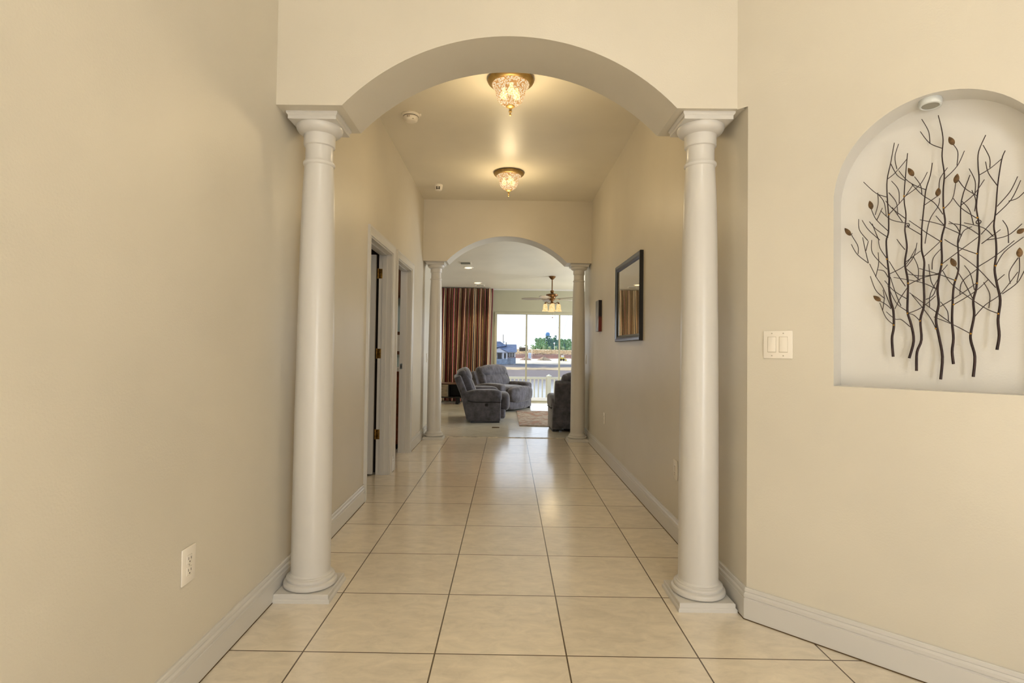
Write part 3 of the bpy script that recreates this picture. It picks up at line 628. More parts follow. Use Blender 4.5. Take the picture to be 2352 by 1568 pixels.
# ------------------------------------------------------------------ metal branch art in the niche
wa = thing('metal_wall_art', 'dark metal branch and leaf wall sculpture hanging inside the arched niche', 'wall art', w45(.66, 1.15, .07))
inv = Vector(w45(.66, 1.15, .07))
def AP(p, d=0.): return w45(p[0], p[1], .075 + d) - inv
for i, S in enumerate(STEMS):
    bm = new(); n = len(S); P = smoothpath([AP(p, .006 * math.sin(i * 2 + k)) for k, p in enumerate(S)], 4)
    tube(bm, P[::-1], .0046, .0014, 8); finish(bm, 'stem', M_WIRE, wa, 60)
for i, S in enumerate(TWIGS):
    bm = new(); d0 = .010 * math.sin(i * 1.7)
    P = smoothpath([AP(p, d0 + .005 * math.sin(i + k * 1.3)) for k, p in enumerate(S)], 5)
    tube(bm, P, .0015, .0012, 6); finish(bm, 'twig', M_WIRE, wa, 60)
for i, (a, b) in enumerate(LEAVES):
    a = AP(a, -.004); b = AP(b, -.006); ax = (b - a); L = ax.length; ax.normalize(); sd_ = ax.cross(Vector((-1, -1, 0)) / S2).normalized(); nn = ax.cross(sd_)
    bm = new(); N = 8; top = []; 
    for k in range(N + 1):
        s = k / N; wd = .0086 * math.sin(PI * s ** .85) ** .8 if 0 < s < 1 else 0
        c0 = a + ax * L * s
        top.append((c0 - sd_ * wd, c0 + nn * .0035 * math.sin(PI * s), c0 + sd_ * wd, c0 - nn * .003 * math.sin(PI * s)))
    R = [[bm.verts.new(p) for p in q] for q in top]
    for A, B in zip(R, R[1:]):
        for k in range(4): bm.faces.new([A[k], A[(k + 1) % 4], B[(k + 1) % 4], B[k]])
    finish(bm, 'leaf', M_LEAF, wa, 50)
for p in JOINTS:
    bm = new(); bmesh.ops.create_uvsphere(bm, u_segments=10, v_segments=6, radius=.0032, matrix=Matrix.Translation(AP(p, -.006))); finish(bm, 'solder_joint', M_JOINT, wa)
for p in RINGS:
    bm = new(); c0 = AP(p); P = [c0 + (Vector((1, -1, 0)) / S2 * math.cos(a) + Vector((0, 0, 1)) * math.sin(a)) * .0068 for a in [2 * PI * k / 16 for k in range(17)]]
    tube(bm, P, .0016, None, 6); finish(bm, 'hanging_ring', M_WIRE, wa, 60)
    bm = new(); tube(bm, [c0, c0 + Vector((1, 1, 0)) / S2 * .035], .0022, None, 6); finish(bm, 'hanging_nail', M_WIRE, wa, 60)

# puck light at the niche top
ph = math.atan2(2.121 - NZS, .660 - NC)
sc_ = .648; zz = NZS + NB * math.sqrt(1 - ((sc_ - NC) / NW) ** 2)
pk = thing('puck_light', 'small round white puck light fixed under the top of the niche', 'spotlight', w45(sc_, zz, .055))
Mt = Matrix.Rotation(math.radians(45), 4, 'Z') @ Matrix.Rotation(math.radians(6), 4, 'Y')
bm = new(); lathe(bm, [(.031, .004), (.034, 0), (.036, -.006), (.036, -.020), (.034, -.026), (.029, -.028), (.027, -.026)], seg=40, M=Mt, cap=False); finish(bm, 'housing', simple('white_puck_housing', (214, 216, 212), .35), pk)
bm = new(); lathe(bm, [(0, -.0255), (.0272, -.0255)], seg=40, M=Mt, cap=False); finish(bm, 'lens', simple('frosted_lens', (150, 146, 132), .25), pk)

# ------------------------------------------------------------------ living room
def curtainmat():
    t = NT('striped_curtain'); b = t.n('ShaderNodeBsdfPrincipled', _Roughness=.8)
    uv = t.n('ShaderNodeUVMap'); sp = t.n('ShaderNodeSeparateXYZ'); t.l(uv.outputs[0], sp.inputs[0])
    fr = t.math('FRACT', t.math('MULTIPLY', sp.outputs[0], 2.7))
    bu, gd, bk, br, tn, rd = (118, 34, 50), (222, 190, 142), (36, 27, 34), (100, 84, 76), (176, 142, 100), (142, 38, 50)
    st = [(0, bu), (.09, gd), (.14, bk), (.22, gd), (.27, br), (.36, tn), (.41, bk), (.47, rd), (.56, gd), (.60, br), (.68, bk), (.74, tn), (.80, bu), (.86, gd), (.9, br), (.96, bk)]
    t.l(ramp(t, fr, st, 'CONSTANT'), b.inputs[0])
    t.l(b.outputs[0], t.out.inputs[0]); return t.m
bm = new(); uvl = bm.loops.layers.uv.new('UVMap')
CX0, CX1, NX, NZ = -1.56, -.285, 380, 28
grid = []; u_ = 0; us = []
def cy(x, z):
    k = (x - CX0) * 2 * PI / .112
    g = min(1, max(0, (2.5 - z) / .30)); a = .022 + .030 * g
    return YB - .14 + a * math.sin(k + .9 * math.sin(k * .31) + .25 * math.sin(z * 2 + k * .2) * g) + .022 * g * math.sin(k * .43 + z * .7) + (1 - g) * .012 * math.sin(3 * k)
for i in range(NX + 1):
    x = CX0 + (CX1 - CX0) * i / NX
    if i: u_ += math.hypot((CX1 - CX0) / NX, cy(x, 1) - cy(x - (CX1 - CX0) / NX, 1))
    us.append(u_)
    grid.append([bm.verts.new((x + (.012 * math.sin(x * 9) - .016) * (2.5 - z), cy(x, z), z)) for z in [.02 + 2.478 * (1 - (1 - k / NZ) ** 1.0) for k in range(NZ + 1)]])
for i in range(NX):
    for k in range(NZ):
        fc = bm.faces.new([grid[i][k], grid[i + 1][k], grid[i + 1][k + 1], grid[i][k + 1]])
        for lo, (a, b) in zip(fc.loops, ((i, k), (i + 1, k), (i + 1, k + 1), (i, k + 1))): lo[uvl].uv = (us[a], b / NZ)
cu = finish(bm, 'curtain', curtainmat(), smooth=60)
tag(cu, 'tall pleated curtain with burgundy, gold and black stripes left of the window', 'curtain')

# low console in front of the curtain
M_GREYW = simple('grey_oak', (132, 118, 100), .5, noise=.22, nscale=6, stretch=(1, 1, 9))
cn = thing('media_console', 'low grey wood console standing in front of the striped curtain', 'console', (-1.8, 11.62, 0))
BX('console_top', simple('dark_wood_top', (92, 66, 50), .4, noise=.2, nscale=5), cn, -.92, .92, -.2, .2, .415, .44)
bm = new(); box(bm, -.9, .9, .17, .19, .15, .415); box(bm, -.9, .9, -.18, .19, .135, .155); box(bm, -.9, -.88, -.18, .19, .155, .415); box(bm, .88, .9, -.18, .19, .155, .415)
for x in (-.3, .62): box(bm, x - .01, x + .01, -.18, .18, .155, .415)
finish(bm, 'console_body', simple('console_black', (28, 26, 26), .5), cn, 0)
for a, b in ((-.89, -.31), (.03, .615)):
    dr = BX('drawer', M_GREYW, cn, a, b, -.195, -.18, .16, .41, bevel=.003)
    bm = new(); tube(bm, [(b - .012, -.205, .19), (b - .012, -.205, .38)], .006, None, 8); finish(bm, 'drawer_pull', simple('steel_pull', (190, 186, 176), .3, metal=.8), dr)
for x in (-.8, .8):
    for y in (-.14, .14): BX('foot', M_BLACK_CREASE, cn, x - .03, x + .03, y - .03, y + .03, 0, .137)

# rug and floor outlet
t = NT('patterned_rug'); b = t.n('ShaderNodeBsdfPrincipled', _Roughness=.95); tc = t.n('ShaderNodeTexCoord')
v = t.n('ShaderNodeTexVoronoi', _Scale=9.0); t.l(tc.outputs['Object'], v.inputs['Vector'])
nz = t.n('ShaderNodeTexNoise', _Scale=18.0, _Detail=5.0, _Distortion=1.2); t.l(tc.outputs['Object'], nz.inputs['Vector'])
m1 = t.math('ADD', t.math('MULTIPLY', v.outputs['Distance'], .55), t.math('MULTIPLY', nz.outputs[0], .6))
t.l(ramp(t, m1, [(.3, (150, 104, 88)), (.38, (150, 138, 126)), (.52, (172, 158, 144)), (.62, (136, 126, 116)), (.76, (152, 112, 94))]), b.inputs[0]); t.l(b.outputs[0], t.out.inputs[0])
rg = BX('area_rug', t.m, None, .228, 2.3, 8.36, 10.35, 0, .012); tag(rg, 'beige and rust patterned area rug on the living room floor', 'rug')
fo = BX('floor_outlet', simple('brass_floor_plate', (98, 78, 52), .4, metal=.6), None, -.185, -.075, 8.13, 8.22, 0, .006, bevel=.002); tag(fo, 'small dark floor outlet cover in front of the grey recliner', 'floor outlet')

# recliners
def recliner(name, label, x, y, face, w=.9, handle=True):
    """sits facing local +Y; w = overall width"""
    t = thing(name, label, 'recliner', (x, y, 0), face, 'charcoal plush recliners'); hw = w / 2; aw = .2; iw = w - 2 * aw + .03
    for sx in (-1, 1):
        bm = new(); xs = (sx * (hw - .17), sx * (hw - .015)); x0, x1 = min(xs), max(xs)
        prism(bm, [(-.285, .335), (-.215, .05), (-.15, .03), (.325, .03), (.33, .45), (.1, .46), (-.245, .47)], x0, x1, lambda a, b, h: (h, a, b))
        es = [e for e in bm.edges]; bmesh.ops.bevel(bm, geom=es, offset=.018, segments=3, affect='EDGES', profile=.5)
        sp_ = finish(bm, 'side_panel', M_FAB, t, 40)
        bm = new()
        def armf(q):
            k = .5 + .5 * min(1, (q.y + 1.15) / .9)
            q = Vector((q.x * (.82 + .18 * k), q.y, q.z * k + (1 - k) * .1)); return q
        soft(bm, (sx * (hw - .1), .035, .425), (.225, .62, .205), 4.6, 10, fn=armf); finish(bm, 'arm_pad', M_FAB, t, 70)
        xo = sx * (hw - .010)
        bm = new(); tube(bm, smoothpath([(xo, -.20, .350), (xo, -.12, .330), (xo, .1, .326), (xo, .325, .328)], 3), .006, None, 6); finish(bm, 'seam_shade', M_BLACK_CREASE, t, 60)  # dark tube painting the shaded gap under the arm pad
        if sx * (1 if handle else 9) == 1:
            bm = new(); box(bm, hw - .02, hw - .002, .075, .125, .262, .308, bevel=.008); hd = finish(bm, 'recline_handle', M_BLACK_CREASE, t)
    bm = new(); soft(bm, (0, .05, .35), (iw, .60, .24), 4.5, 10); finish(bm, 'seat_cushion', M_FAB, t, 70)
    bm = new(); box(bm, -hw + .17, hw - .17, -.2, .3, .08, .3); finish(bm, 'seat_box', M_FAB, t, 0)
    Mb = Matrix.Translation((0, -.215, .36)) @ Matrix.Rotation(math.radians(22), 4, 'X')
    bm = new(); box(bm, -hw + .03, hw - .03, -.06, .055, -.04, .40, M=Mb, bevel=.028, seg=3); finish(bm, 'back_panel', M_FAB, t, 40)
    bm = new(); soft(bm, (0, .11, .16), (iw + .03, .2, .30), 3.4, 10, M=Mb); finish(bm, 'back_cushion', M_FAB, t, 70)
    bm = new(); soft(bm, (0, .11, .355), (iw + .10, .235, .25), 3.0, 10, M=Mb)
    finish(bm, 'head_cushion', M_FAB, t, 70)
    for sx in (-1, 1):
        bm = new(); soft(bm, (sx * iw / 2, .085, .24), (.12, .17, .44), 3.2, 8, M=Mb); finish(bm, 'back_wing', M_FAB, t, 70)
    bm = new(); tube(bm, smoothpath([(-iw * .46, .135, .262), (-iw * .3, .166, .252), (0, .172, .246), (iw * .3, .166, .252), (iw * .46, .135, .262)], 4), .009, None, 6)
    bmesh.ops.transform(bm, matrix=Mb, verts=bm.verts); finish(bm, 'crease_shade', M_BLACK_CREASE, t, 60)  # dark tube paints crease shade between head and back cushions
    bm = new(); prism(bm, [(-.282, .335), (-.212, .05), (-.18, .05), (-.235, .40), (-.262, .40)], -hw + .06, hw - .06, lambda a, b, h: (h, a, b)); finish(bm, 'rear_panel', M_FAB, t, 40)
    bm = new(); soft(bm, (0, .405, .315), (iw - .02, .20, .30), 3.4, 10); finish(bm, 'footrest', M_FAB, t, 70)
    bm = new(); soft(bm, (0, .365, .125), (iw - .03, .14, .19), 4.0, 8); finish(bm, 'lower_front', M_FAB, t, 70)
    bm = new(); box(bm, -hw + .2, hw - .2, -.12, .3, .02, .12, bevel=.006); box(bm, -hw + .03, -hw + .08, -.15, .31, 0, .03); box(bm, hw - .08, hw - .03, -.15, .31, 0, .03); box(bm, -hw + .08, hw - .08, .1, .16, .005, .028)
    finish(bm, 'base', M_BLACKM, t, 30)
    return t
def yawof(fx, fy): return math.atan2(-fx, fy)
recliner('recliner', 'charcoal recliner seen from its side with a handle, nearest the striped curtain', -.43, 9.09, yawof(.995, .1), .92)
recliner('recliner', 'wide charcoal recliner angled behind the side-on one, in front of the window', -.045, 10.72, yawof(.84, -.55), 1.16, False)
c3 = recliner('recliner', 'charcoal recliner seen from behind at the right, half hidden by the far column', 1.115, 8.02, yawof(-.04, 1), .92, False)

# vents and recessed lights of the living room ceiling
def onceil(x, y): return (x, y, zc(y))
TILT = math.atan(-.043)
def ceilthing(name, label, cat, x, y, group):
    t = thing(name, label, cat, onceil(x, y), 0, group); t.rotation_euler = (TILT, 0, 0); return t
for x, y, lb in ((-.68, 9.72, 'lit recessed ceiling downlight next to the square grey vent'), (-.60, 11.37, 'lit recessed ceiling downlight close above the striped curtain')):
    t = ceilthing('recessed_light', lb, 'recessed light', x, y, 'recessed living room downlights')
    bm = new(); lathe(bm, [(.095, 0), (.093, -.006), (.075, -.007), (.068, -.001), (.068, 0)], seg=32, cap=False); finish(bm, 'trim_ring', M_PLATE, t)
    bm = new(); lathe(bm, [(0, -.004), (.03, -.012), (.062, -.004)], seg=24, cap=False); finish(bm, 'bulb', emit('downlight_bulb', (255, 214, 150), 5), t)
for x, y, sx, sy, lb in ((-.70, 9.28, .16, .15, 'square grey ceiling vent beside the first recessed downlight'), (-.56, 11.68, .15, .06, 'narrow grey ceiling vent just above the curtain top')):
    t = ceilthing('ceiling_vent', lb, 'vent', x, y, 'living room ceiling vents')
    bm = new(); box(bm, -sx / 2 - .02, sx / 2 + .02, -sy / 2 - .02, sy / 2 + .02, -.008, 0); finish(bm, 'vent_frame', M_PLATE, t, 0)
    bm = new()
    for k in range(6):
        yy = -sy / 2 + sy * (k + .5) / 6; box(bm, -sx / 2, sx / 2, yy - sy / 16, yy + sy / 16, -.014, -.008)
    finish(bm, 'louvre', simple('vent_grey', (120, 120, 108), .5), t, 0)

# ceiling fan
fx, fy = .885, 10.5; cz = zc(fy)
fn_ = thing('ceiling_fan', 'brass ceiling fan with glowing bell shades hanging before the window', 'ceiling fan', (fx, fy, 0))
M_FB = simple('fan_antique_brass', (118, 84, 48), .35, metal=.75)
bm = new(); lathe(bm, [(.066, cz), (.066, cz - .012), (.05, cz - .03), (.028, cz - .055), (.016, cz - .062)], seg=28); finish(bm, 'canopy', M_FB, fn_)
bm = new(); lathe(bm, [(.0105, cz - .05), (.0105, 2.30)], seg=14); finish(bm, 'downrod', M_FB, fn_)
bm = new(); lathe(bm, [(.03, 2.31), (.034, 2.305), (.034, 2.275), (.02, 2.262), (.05, 2.25), (.105, 2.238), (.118, 2.226), (.115, 2.212), (.09, 2.198), (.07, 2.185), (.066, 2.16), (.05, 2.15), (.05, 2.12), (.03, 2.11), (.02, 2.08), (.028, 2.07), (.02, 2.055), (0, 2.05)], seg=36); finish(bm, 'motor_housing', M_FB, fn_, 40)
for k in range(5):
    a = math.radians(172 + 72 * k); Rz = Matrix.Rotation(a, 4, 'Z')
    Mb = Rz @ Matrix.Translation((0, 0, 2.148)) @ Matrix.Rotation(math.radians(12), 4, 'X')
    bm = new(); out = []
    for i in range(13):
        s = i / 12; xx = .17 + .42 * s; wd = .045 + .022 * math.sin(PI * min(1, s * .9)) - (.03 if i == 12 else (.012 if i == 11 else 0)); out.append((xx, wd))
    poly = [(x_, w_) for x_, w_ in out] + [(x_, -w_) for x_, w_ in out[::-1]]
    vs = prism(bm, poly, -.004, .004, lambda p, q, h: (p, q, h)); bmesh.ops.transform(bm, matrix=Mb, verts=vs)
    bl = finish(bm, 'blade', simple('fan_blade_walnut', (150, 136, 116), .3), fn_, 30)
    bm = new(); vs = box(bm, .06, .2, -.014, .014, -.008, -.003); bmesh.ops.transform(bm, matrix=Mb, verts=vs); finish(bm, 'blade_arm', M_FB, fn_, 0)
t = NT('amber_shade'); em = t.n('ShaderNodeEmission'); lw = t.n('ShaderNodeTexCoord'); nz = t.n('ShaderNodeTexNoise', _Scale=30.0); t.l(lw.outputs['Object'], nz.inputs['Vector'])
t.l(ramp(t, nz.outputs[0], [(.3, (255, 196, 120)), (.7, (255, 226, 170))]), em.inputs[0]); em.inputs[1].default_value = 1.15; t.l(em.outputs[0], t.out.inputs[0]); M_SH = t.m
for k in range(4):
    a = math.radians(-90 + 90 * k); px_, py_ = .128 * math.cos(a), .128 * math.sin(a)
    bm = new(); tube(bm, smoothpath([(0, 0, 2.085), (px_ * .5, py_ * .5, 2.06), (px_ * .8, py_ * .8, 2.085), (px_, py_, 2.075)], 4), .007, None, 8); lathe(bm, [(.018, 2.075), (.02, 2.05), (.024, 2.044)], (px_, py_, 0), 18); la = finish(bm, 'lamp_arm', M_FB, fn_, 60)
    bm = new(); lathe(bm, [(.022, 2.05), (.036, 2.035), (.042, 2.0), (.043, 1.965), (.05, 1.93), (.063, 1.908)], (px_, py_, 0), 28, cap=False); finish(bm, 'lamp_shade', M_SH, la, 60)
bm = new(); tube(bm, [(.012, 0, 2.05), (.012, 0, 1.80)], .0012, None, 5); bmesh.ops.create_uvsphere(bm, u_segments=10, v_segments=8, radius=.011, matrix=Matrix.Translation((.012, 0, 1.79))); finish(bm, 'pull_chain', M_FB, fn_)

# glimpse of the room behind the second door
M_WOOD = simple('orange_cabinet_wood', (138, 70, 34), .4, noise=.2, nscale=5, stretch=(1, 1, 6))
cb = thing('base_cabinet', 'orange brown wooden cabinet standing inside the second doorway', 'cabinet', (-1.75, 6.45, 0))
BX('cabinet_body', M_WOOD, cb, -.55, .53, -.12, .27, .06, .90); BX('toe_kick', M_SLOT, cb, -.5, .5, -.08, .25, 0, .06); BX('countertop', M_PLATE, cb, -.56, .55, -.16, .28, .90, .94)
BX('cabinet_door', M_WOOD, cb, -.5, .5, -.138, -.12, .1, .86, bevel=.005)
uc = thing('wall_cabinet', 'dark brown wall cabinet high inside the second doorway', 'cabinet', (-1.75, 6.6, 1.78))
M_DW = simple('dark_cabinet_wood', (96, 62, 40), .4, noise=.2, nscale=5)
BX('cabinet_body', M_DW, uc, -.5, .54, 0, .14, 0, .5); BX('cabinet_door', M_DW, uc, -.48, .52, -.018, 0, .02, .48, bevel=.005)
bk = thing('wall_mirror', 'small dark framed mirror on the mint wall inside the second doorway', 'mirror', (-1.5, 6.72, 1.21))
BX('frame', M_DW, bk, -.3, .3, 0, .03, -.12, .16); BX('glass', M_PLATE, bk, -.26, .24, -.003, 0, -.08, .12)

# ------------------------------------------------------------------ outdoors
# patio slab, roof overhang, lower deck with its white balustrade
M_CONC = simple('pale_concrete', (205, 198, 184), .8, noise=.08, nscale=3)
BX('patio_floor', M_CONC, None, -5, 5, 12.27, 13.6, -.12, -.02)['kind'] = 'structure'
BX('patio_roof', M_TRIM, None, -5, 5, YB + .12, 14.2, 2.3, 2.42)['kind'] = 'structure'
BX('deck_floor', M_CONC, None, -6, 6, 13.6, 16.3, -.5, -.42)['kind'] = 'structure'
rl = thing('balustrade', 'white balustrade with square balusters outside the window above the pond', 'railing', (0, 16, 0))
M_VINYL = simple('white_vinyl', (238, 228, 200), .45)
BX('top_rail', M_VINYL, rl, -3.2, 4.4, -.03, .03, .30, .365); BX('bottom_rail', M_VINYL, rl, -3.2, 4.4, -.02, .02, -.335, -.29)
POSTS = [-1.12, 1.285, 3.69]
for x in POSTS:
    bm = new(); box(bm, x - .055, x + .055, -.055, .055, -.42, .385); po = finish(bm, 'post', M_VINYL, rl, 0)
    bm = new(); lathe(bm, [(.085, .385), (.085, .40), (.0, .45)], (x, 0, 0), 4, M=None); finish(bm, 'post_cap', M_VINYL, po, 0)
x = -3.1
while x < 4.4:
    if all(abs(x - p) > .07 for p in POSTS): BX('baluster', M_VINYL, rl, x - .019, x + .019, -.015, .015, -.3, .31)
    x += .1165

# ground and pond
def terr(x, y):
    pts = [(104, -3.2), (107, -2.82), (112, -2.78), (150, -2.76), (170, -2.5), (185, -2.38), (206, -2.3), (210, -1.3), (225, -.9), (262, .1), (320, .45), (480, .5), (900, .5), (1800, 0)]
    for (a, za), (b, zb) in zip(pts, pts[1:]):
        if a <= y <= b:
            z = za + (zb - za) * (y - a) / (b - a); break
    else: z = pts[0][1] if y < 104 else 0
    return z + .16 * math.sin(x * .31 + y * .13) * (1 if y > 112 else .25) * math.sin(y * .07) + (.5 * math.sin(x * .05 + 1) if y > 212 else 0)
bm = new(); ysr = [103, 104, 105, 106, 107, 109, 112, 116, 120, 125, 130, 136, 142, 150, 160, 172, 185, 196, 203, 206, 207.5, 209, 210, 213, 218, 225, 235, 248, 262, 285, 320, 400, 480, 700, 900, 1800]
G = []
for y in ysr:
    G.append([bm.verts.new((x * (1 if y < 300 else y / 300), y, terr(x, y))) for x in [-90 + 4 * i for i in range(56)]])
for A, B in zip(G, G[1:]):
    for i in range(len(A) - 1): bm.faces.new([A[i], A[i + 1], B[i + 1], B[i]])
t = NT('shore_ground'); b = t.n('ShaderNodeBsdfPrincipled', _Roughness=.95); g = t.n('ShaderNodeNewGeometry'); sp = t.n('ShaderNodeSeparateXYZ'); t.l(g.outputs['Position'], sp.inputs[0])
nz = t.n('ShaderNodeTexNoise', _Scale=.16, _Detail=6.0, _Roughness=.7); t.l(g.outputs['Position'], nz.inputs['Vector'])
yy = t.math('ADD', sp.outputs[1], t.math('MULTIPLY', t.math('SUBTRACT', nz.outputs[0], .5), 26.0))
mr = t.n('ShaderNodeMapRange'); mr.inputs['From Min'].default_value = 100; mr.inputs['From Max'].default_value = 300; t.l(yy, mr.inputs[0])
c = ramp(t, mr.outputs[0], [(.02, (120, 98, 74)), (.045, (206, 176, 130)), (.08, (186, 160, 120)), (.12, (70, 70, 80)), (.2, (82, 80, 84)), (.27, (222, 204, 176)), (.48, (236, 222, 198)), (.525, (150, 96, 74)), (.56, (128, 88, 72)), (.62, (214, 184, 138)), (.9, (206, 178, 132))])  # dark grey stops paint a cast shadow band across the shore
n2 = t.n('ShaderNodeTexNoise', _Scale=.6, _Detail=5.0); t.l(g.outputs['Position'], n2.inputs['Vector'])
hs = t.n('ShaderNodeHueSaturation'); vr = t.n('ShaderNodeMapRange'); vr.inputs['From Min'].default_value = .3; vr.inputs['From Max'].default_value = .7; vr.inputs['To Min'].default_value = .78; vr.inputs['To Max'].default_value = 1.12
t.l(n2.outputs[0], vr.inputs[0]); t.l(vr.outputs[0], hs.inputs['Value']); t.l(c, hs.inputs['Color']); t.l(hs.outputs[0], b.inputs[0]); t.l(b.outputs[0], t.out.inputs[0])
tag(finish(bm, 'ground', t.m, smooth=60), kind='structure')
bm = new(); bm.faces.new([bm.verts.new(p) for p in ((-120, 15.5, -2.9), (160, 15.5, -2.9), (160, 108, -2.9), (-120, 108, -2.9))])
t = NT('pond_water'); b = t.n('ShaderNodeBsdfPrincipled', _IOR=1.33)
g = t.n('ShaderNodeNewGeometry'); mp = t.n('ShaderNodeMapping'); mp.inputs['Scale'].default_value = (.35, 1.2, 1); t.l(g.outputs['Position'], mp.inputs[0]); sp = t.n('ShaderNodeSeparateXYZ'); t.l(g.outputs['Position'], sp.inputs[0])
nz = t.n('ShaderNodeTexNoise', _Scale=1.0, _Detail=4.0); t.l(mp.outputs[0], nz.inputs['Vector']); bp = t.n('ShaderNodeBump', _Strength=.08, _Distance=.2); t.l(nz.outputs[0], bp.inputs['Height']); t.l(bp.outputs[0], b.inputs['Normal'])
mr = t.n('ShaderNodeMapRange'); mr.inputs['From Min'].default_value = 52; mr.inputs['From Max'].default_value = 76
t.l(t.math('ADD', sp.outputs[1], t.math('MULTIPLY', nz.outputs[0], 6.0)), mr.inputs[0])   # calm by the deck, wind-ruffled and silty farther out
t.l(ramp(t, mr.outputs[0], [(0, (80, 78, 76)), (1, (120, 103, 95))]), b.inputs[0])
s_ = t.n('ShaderNodeMapRange'); s_.inputs['To Min'].default_value = .5; s_.inputs['To Max'].default_value = .03; t.l(mr.outputs[0], s_.inputs[0]); t.l(s_.outputs[0], b.inputs['Specular IOR Level'])
r_ = t.n('ShaderNodeMapRange'); r_.inputs['To Min'].default_value = .06; r_.inputs['To Max'].default_value = .4; t.l(mr.outputs[0], r_.inputs[0]); t.l(r_.outputs[0], b.inputs['Roughness'])
t.l(b.outputs[0], t.out.inputs[0])
tag(finish(bm, 'pond', t.m, smooth=0), 'still grey pond between the white balustrade and the far sandy shore', 'pond', kind='stuff')

# house across the pond
hz = -2.4
hs_ = thing('house', 'single storey house with blue grey roof across the pond at the left', 'house', (0, 140, hz))
M_SID = simple('white_siding', (214, 212, 216), .7); M_ROOF = simple('slate_blue_shingle', (92, 104, 128), .8, noise=.15, nscale=1.2)
M_HW = simple('dark_window_glass', (40, 46, 56), .15); M_BRK = simple('grey_foundation', (142, 152, 164), .9, noise=.1, nscale=2); M_RED = simple('maroon_band', (104, 50, 58), .8)
BX('wall', M_SID, hs_, -16, 2.6, 0, 11, 0, 2.75)
BX('foundation', M_BRK, hs_, -16.1, 2.66, -.08, 0, -1.0, 1.25)
BX('trim_band', M_RED, hs_, .05, 2.62, -.06, 0, 1.25, 1.4)
bm = new()
P = [bm.verts.new(p) for p in ((-16.4, -.5, 2.7), (2.95, -.5, 2.7), (2.95, 11.5, 2.7), (-16.4, 11.5, 2.7), (-14, 5.5, 4.75), (2.95, 5.5, 4.75))]
for q in ((0, 1, 5, 4), (2, 3, 4, 5), (3, 0, 4), (1, 2, 5), (0, 1, 2, 3)): bm.faces.new([P[i] for i in q])
finish(bm, 'roof', M_ROOF, hs_, 0)
bm = new()
P = [bm.verts.new(p) for p in ((-9.5, -.7, 2.75), (.3, 3.4, 4.3), (-1.4, 5.5, 5.5), (-7.5, 5.5, 5.5), (.3, 7.6, 4.3), (-9.5, 9, 4))]
for q in ((0, 1, 2, 3), (2, 1, 4), (3, 2, 4, 5), (0, 3, 5)): bm.faces.new([P[i] for i in q])
finish(bm, 'upper_roof', M_ROOF, hs_, 0)
pg = []
bm = new(); prism(bm, [(-3.75, 2.6), (.55, 2.6), (-1.6, 3.75)], -1.6, 1.5, lambda a, b, h: (a, h, b)); gb = finish(bm, 'porch_gable', M_SID, hs_, 0)
bm = new(); prism(bm, [(-4.0, 2.5), (-1.6, 3.8), (.8, 2.5), (.8, 2.62), (-1.6, 3.95), (-4.0, 2.62)], -1.75, 1.5, lambda a, b, h: (a, h, b)); finish(bm, 'porch_roof', M_ROOF, hs_, 0)
for x in (-3.5, -2.4, -.55, .35): BX('porch_post', M_SID, hs_, x - .16, x + .16, -1.5, -1.2, .3, 2.6)
BX('porch_floor', M_BRK, hs_, -3.75, .6, -1.6, 0, -1.2, .95)
BX('front_door', M_HW, hs_, -2.0, -1.0, -.1, 0, .95, 2.4)
for x in (-3.3, -.35): BX('window', M_HW, hs_, x, x + .6, -.1, 0, 1.2, 2.3)
wf = BX('window_frame', M_TRIM, hs_, .42, 2.42, -.09, 0, 1.42, 2.55)
for i in range(3):
    for z in (1.5, 2.02): BX('pane', M_HW, wf, .55 + i * .62, 1.05 + i * .62, -.12, -.05, z, z + .45)
BX('vent_pipe', M_HW, hs_, .1, .3, 4, 4.2, 4.3, 5.3)

# water tower, pylons, poles
wt = thing('water_tower', 'blue water tower rising above the distant trees', 'water tower', (61.6, 800, 0))
M_BLUE = simple('tower_blue', (92, 140, 190), .5)
bm = new(); lathe(bm, [(0, 19.2), (1.6, 19.3), (2.6, 20), (3.1, 21.2), (3.2, 23.2), (2.9, 24.8), (2.0, 25.7), (0, 26)], seg=28); finish(bm, 'tank', M_BLUE, wt, 50)
for i in range(6):
    a = 2 * PI * i / 6; bm = new(); tube(bm, [(2.8 * math.cos(a), 2.8 * math.sin(a), 21), (3.6 * math.cos(a), 3.6 * math.sin(a), 0)], .25, None, 6); finish(bm, 'leg', M_BLUE, wt)
bm = new(); tube(bm, [(0, 0, 20), (0, 0, 0)], .6, None, 8); finish(bm, 'riser_pipe', M_BLUE, wt)
M_STEEL = simple('galvanised_steel', (196, 199, 202), .6)
def pylon(label, x, y, s):
    t = thing('transmission_pylon', label, 'pylon', (x, y, 0), 0, 'V shaped transmission pylons')
    bm = new(); tube(bm, [(0, 0, 0), (0, 0, 11 * s)], .24 * s, None, 6); finish(bm, 'mast', M_STEEL, t)
    for sx in (-1, 1):
        bm = new(); tube(bm, [(0, 0, 10.5 * s), (sx * 6.4 * s, 0, 33 * s), (sx * 7.2 * s, 0, 39 * s)], .15 * s, None, 6); finish(bm, 'arm', M_STEEL, t)
    bm = new(); tube(bm, [(-12 * s, 0, 31.6 * s), (12 * s, 0, 31.6 * s)], .16 * s, None, 6); finish(bm, 'crossarm', M_STEEL, t)
pylon('pale grey V shaped steel pylon on the skyline right of the house', 24.2, 900, 1.0)
pylon('taller looking V shaped steel pylon behind the right hand window mullion', 51.2, 500, 1.04)
M_PWOOD = simple('weathered_pole_wood', (96, 88, 80), .9)
up_ = thing('utility_pole', 'thin dark utility pole standing behind the house roof', 'pole', (-.9, 200, -2))
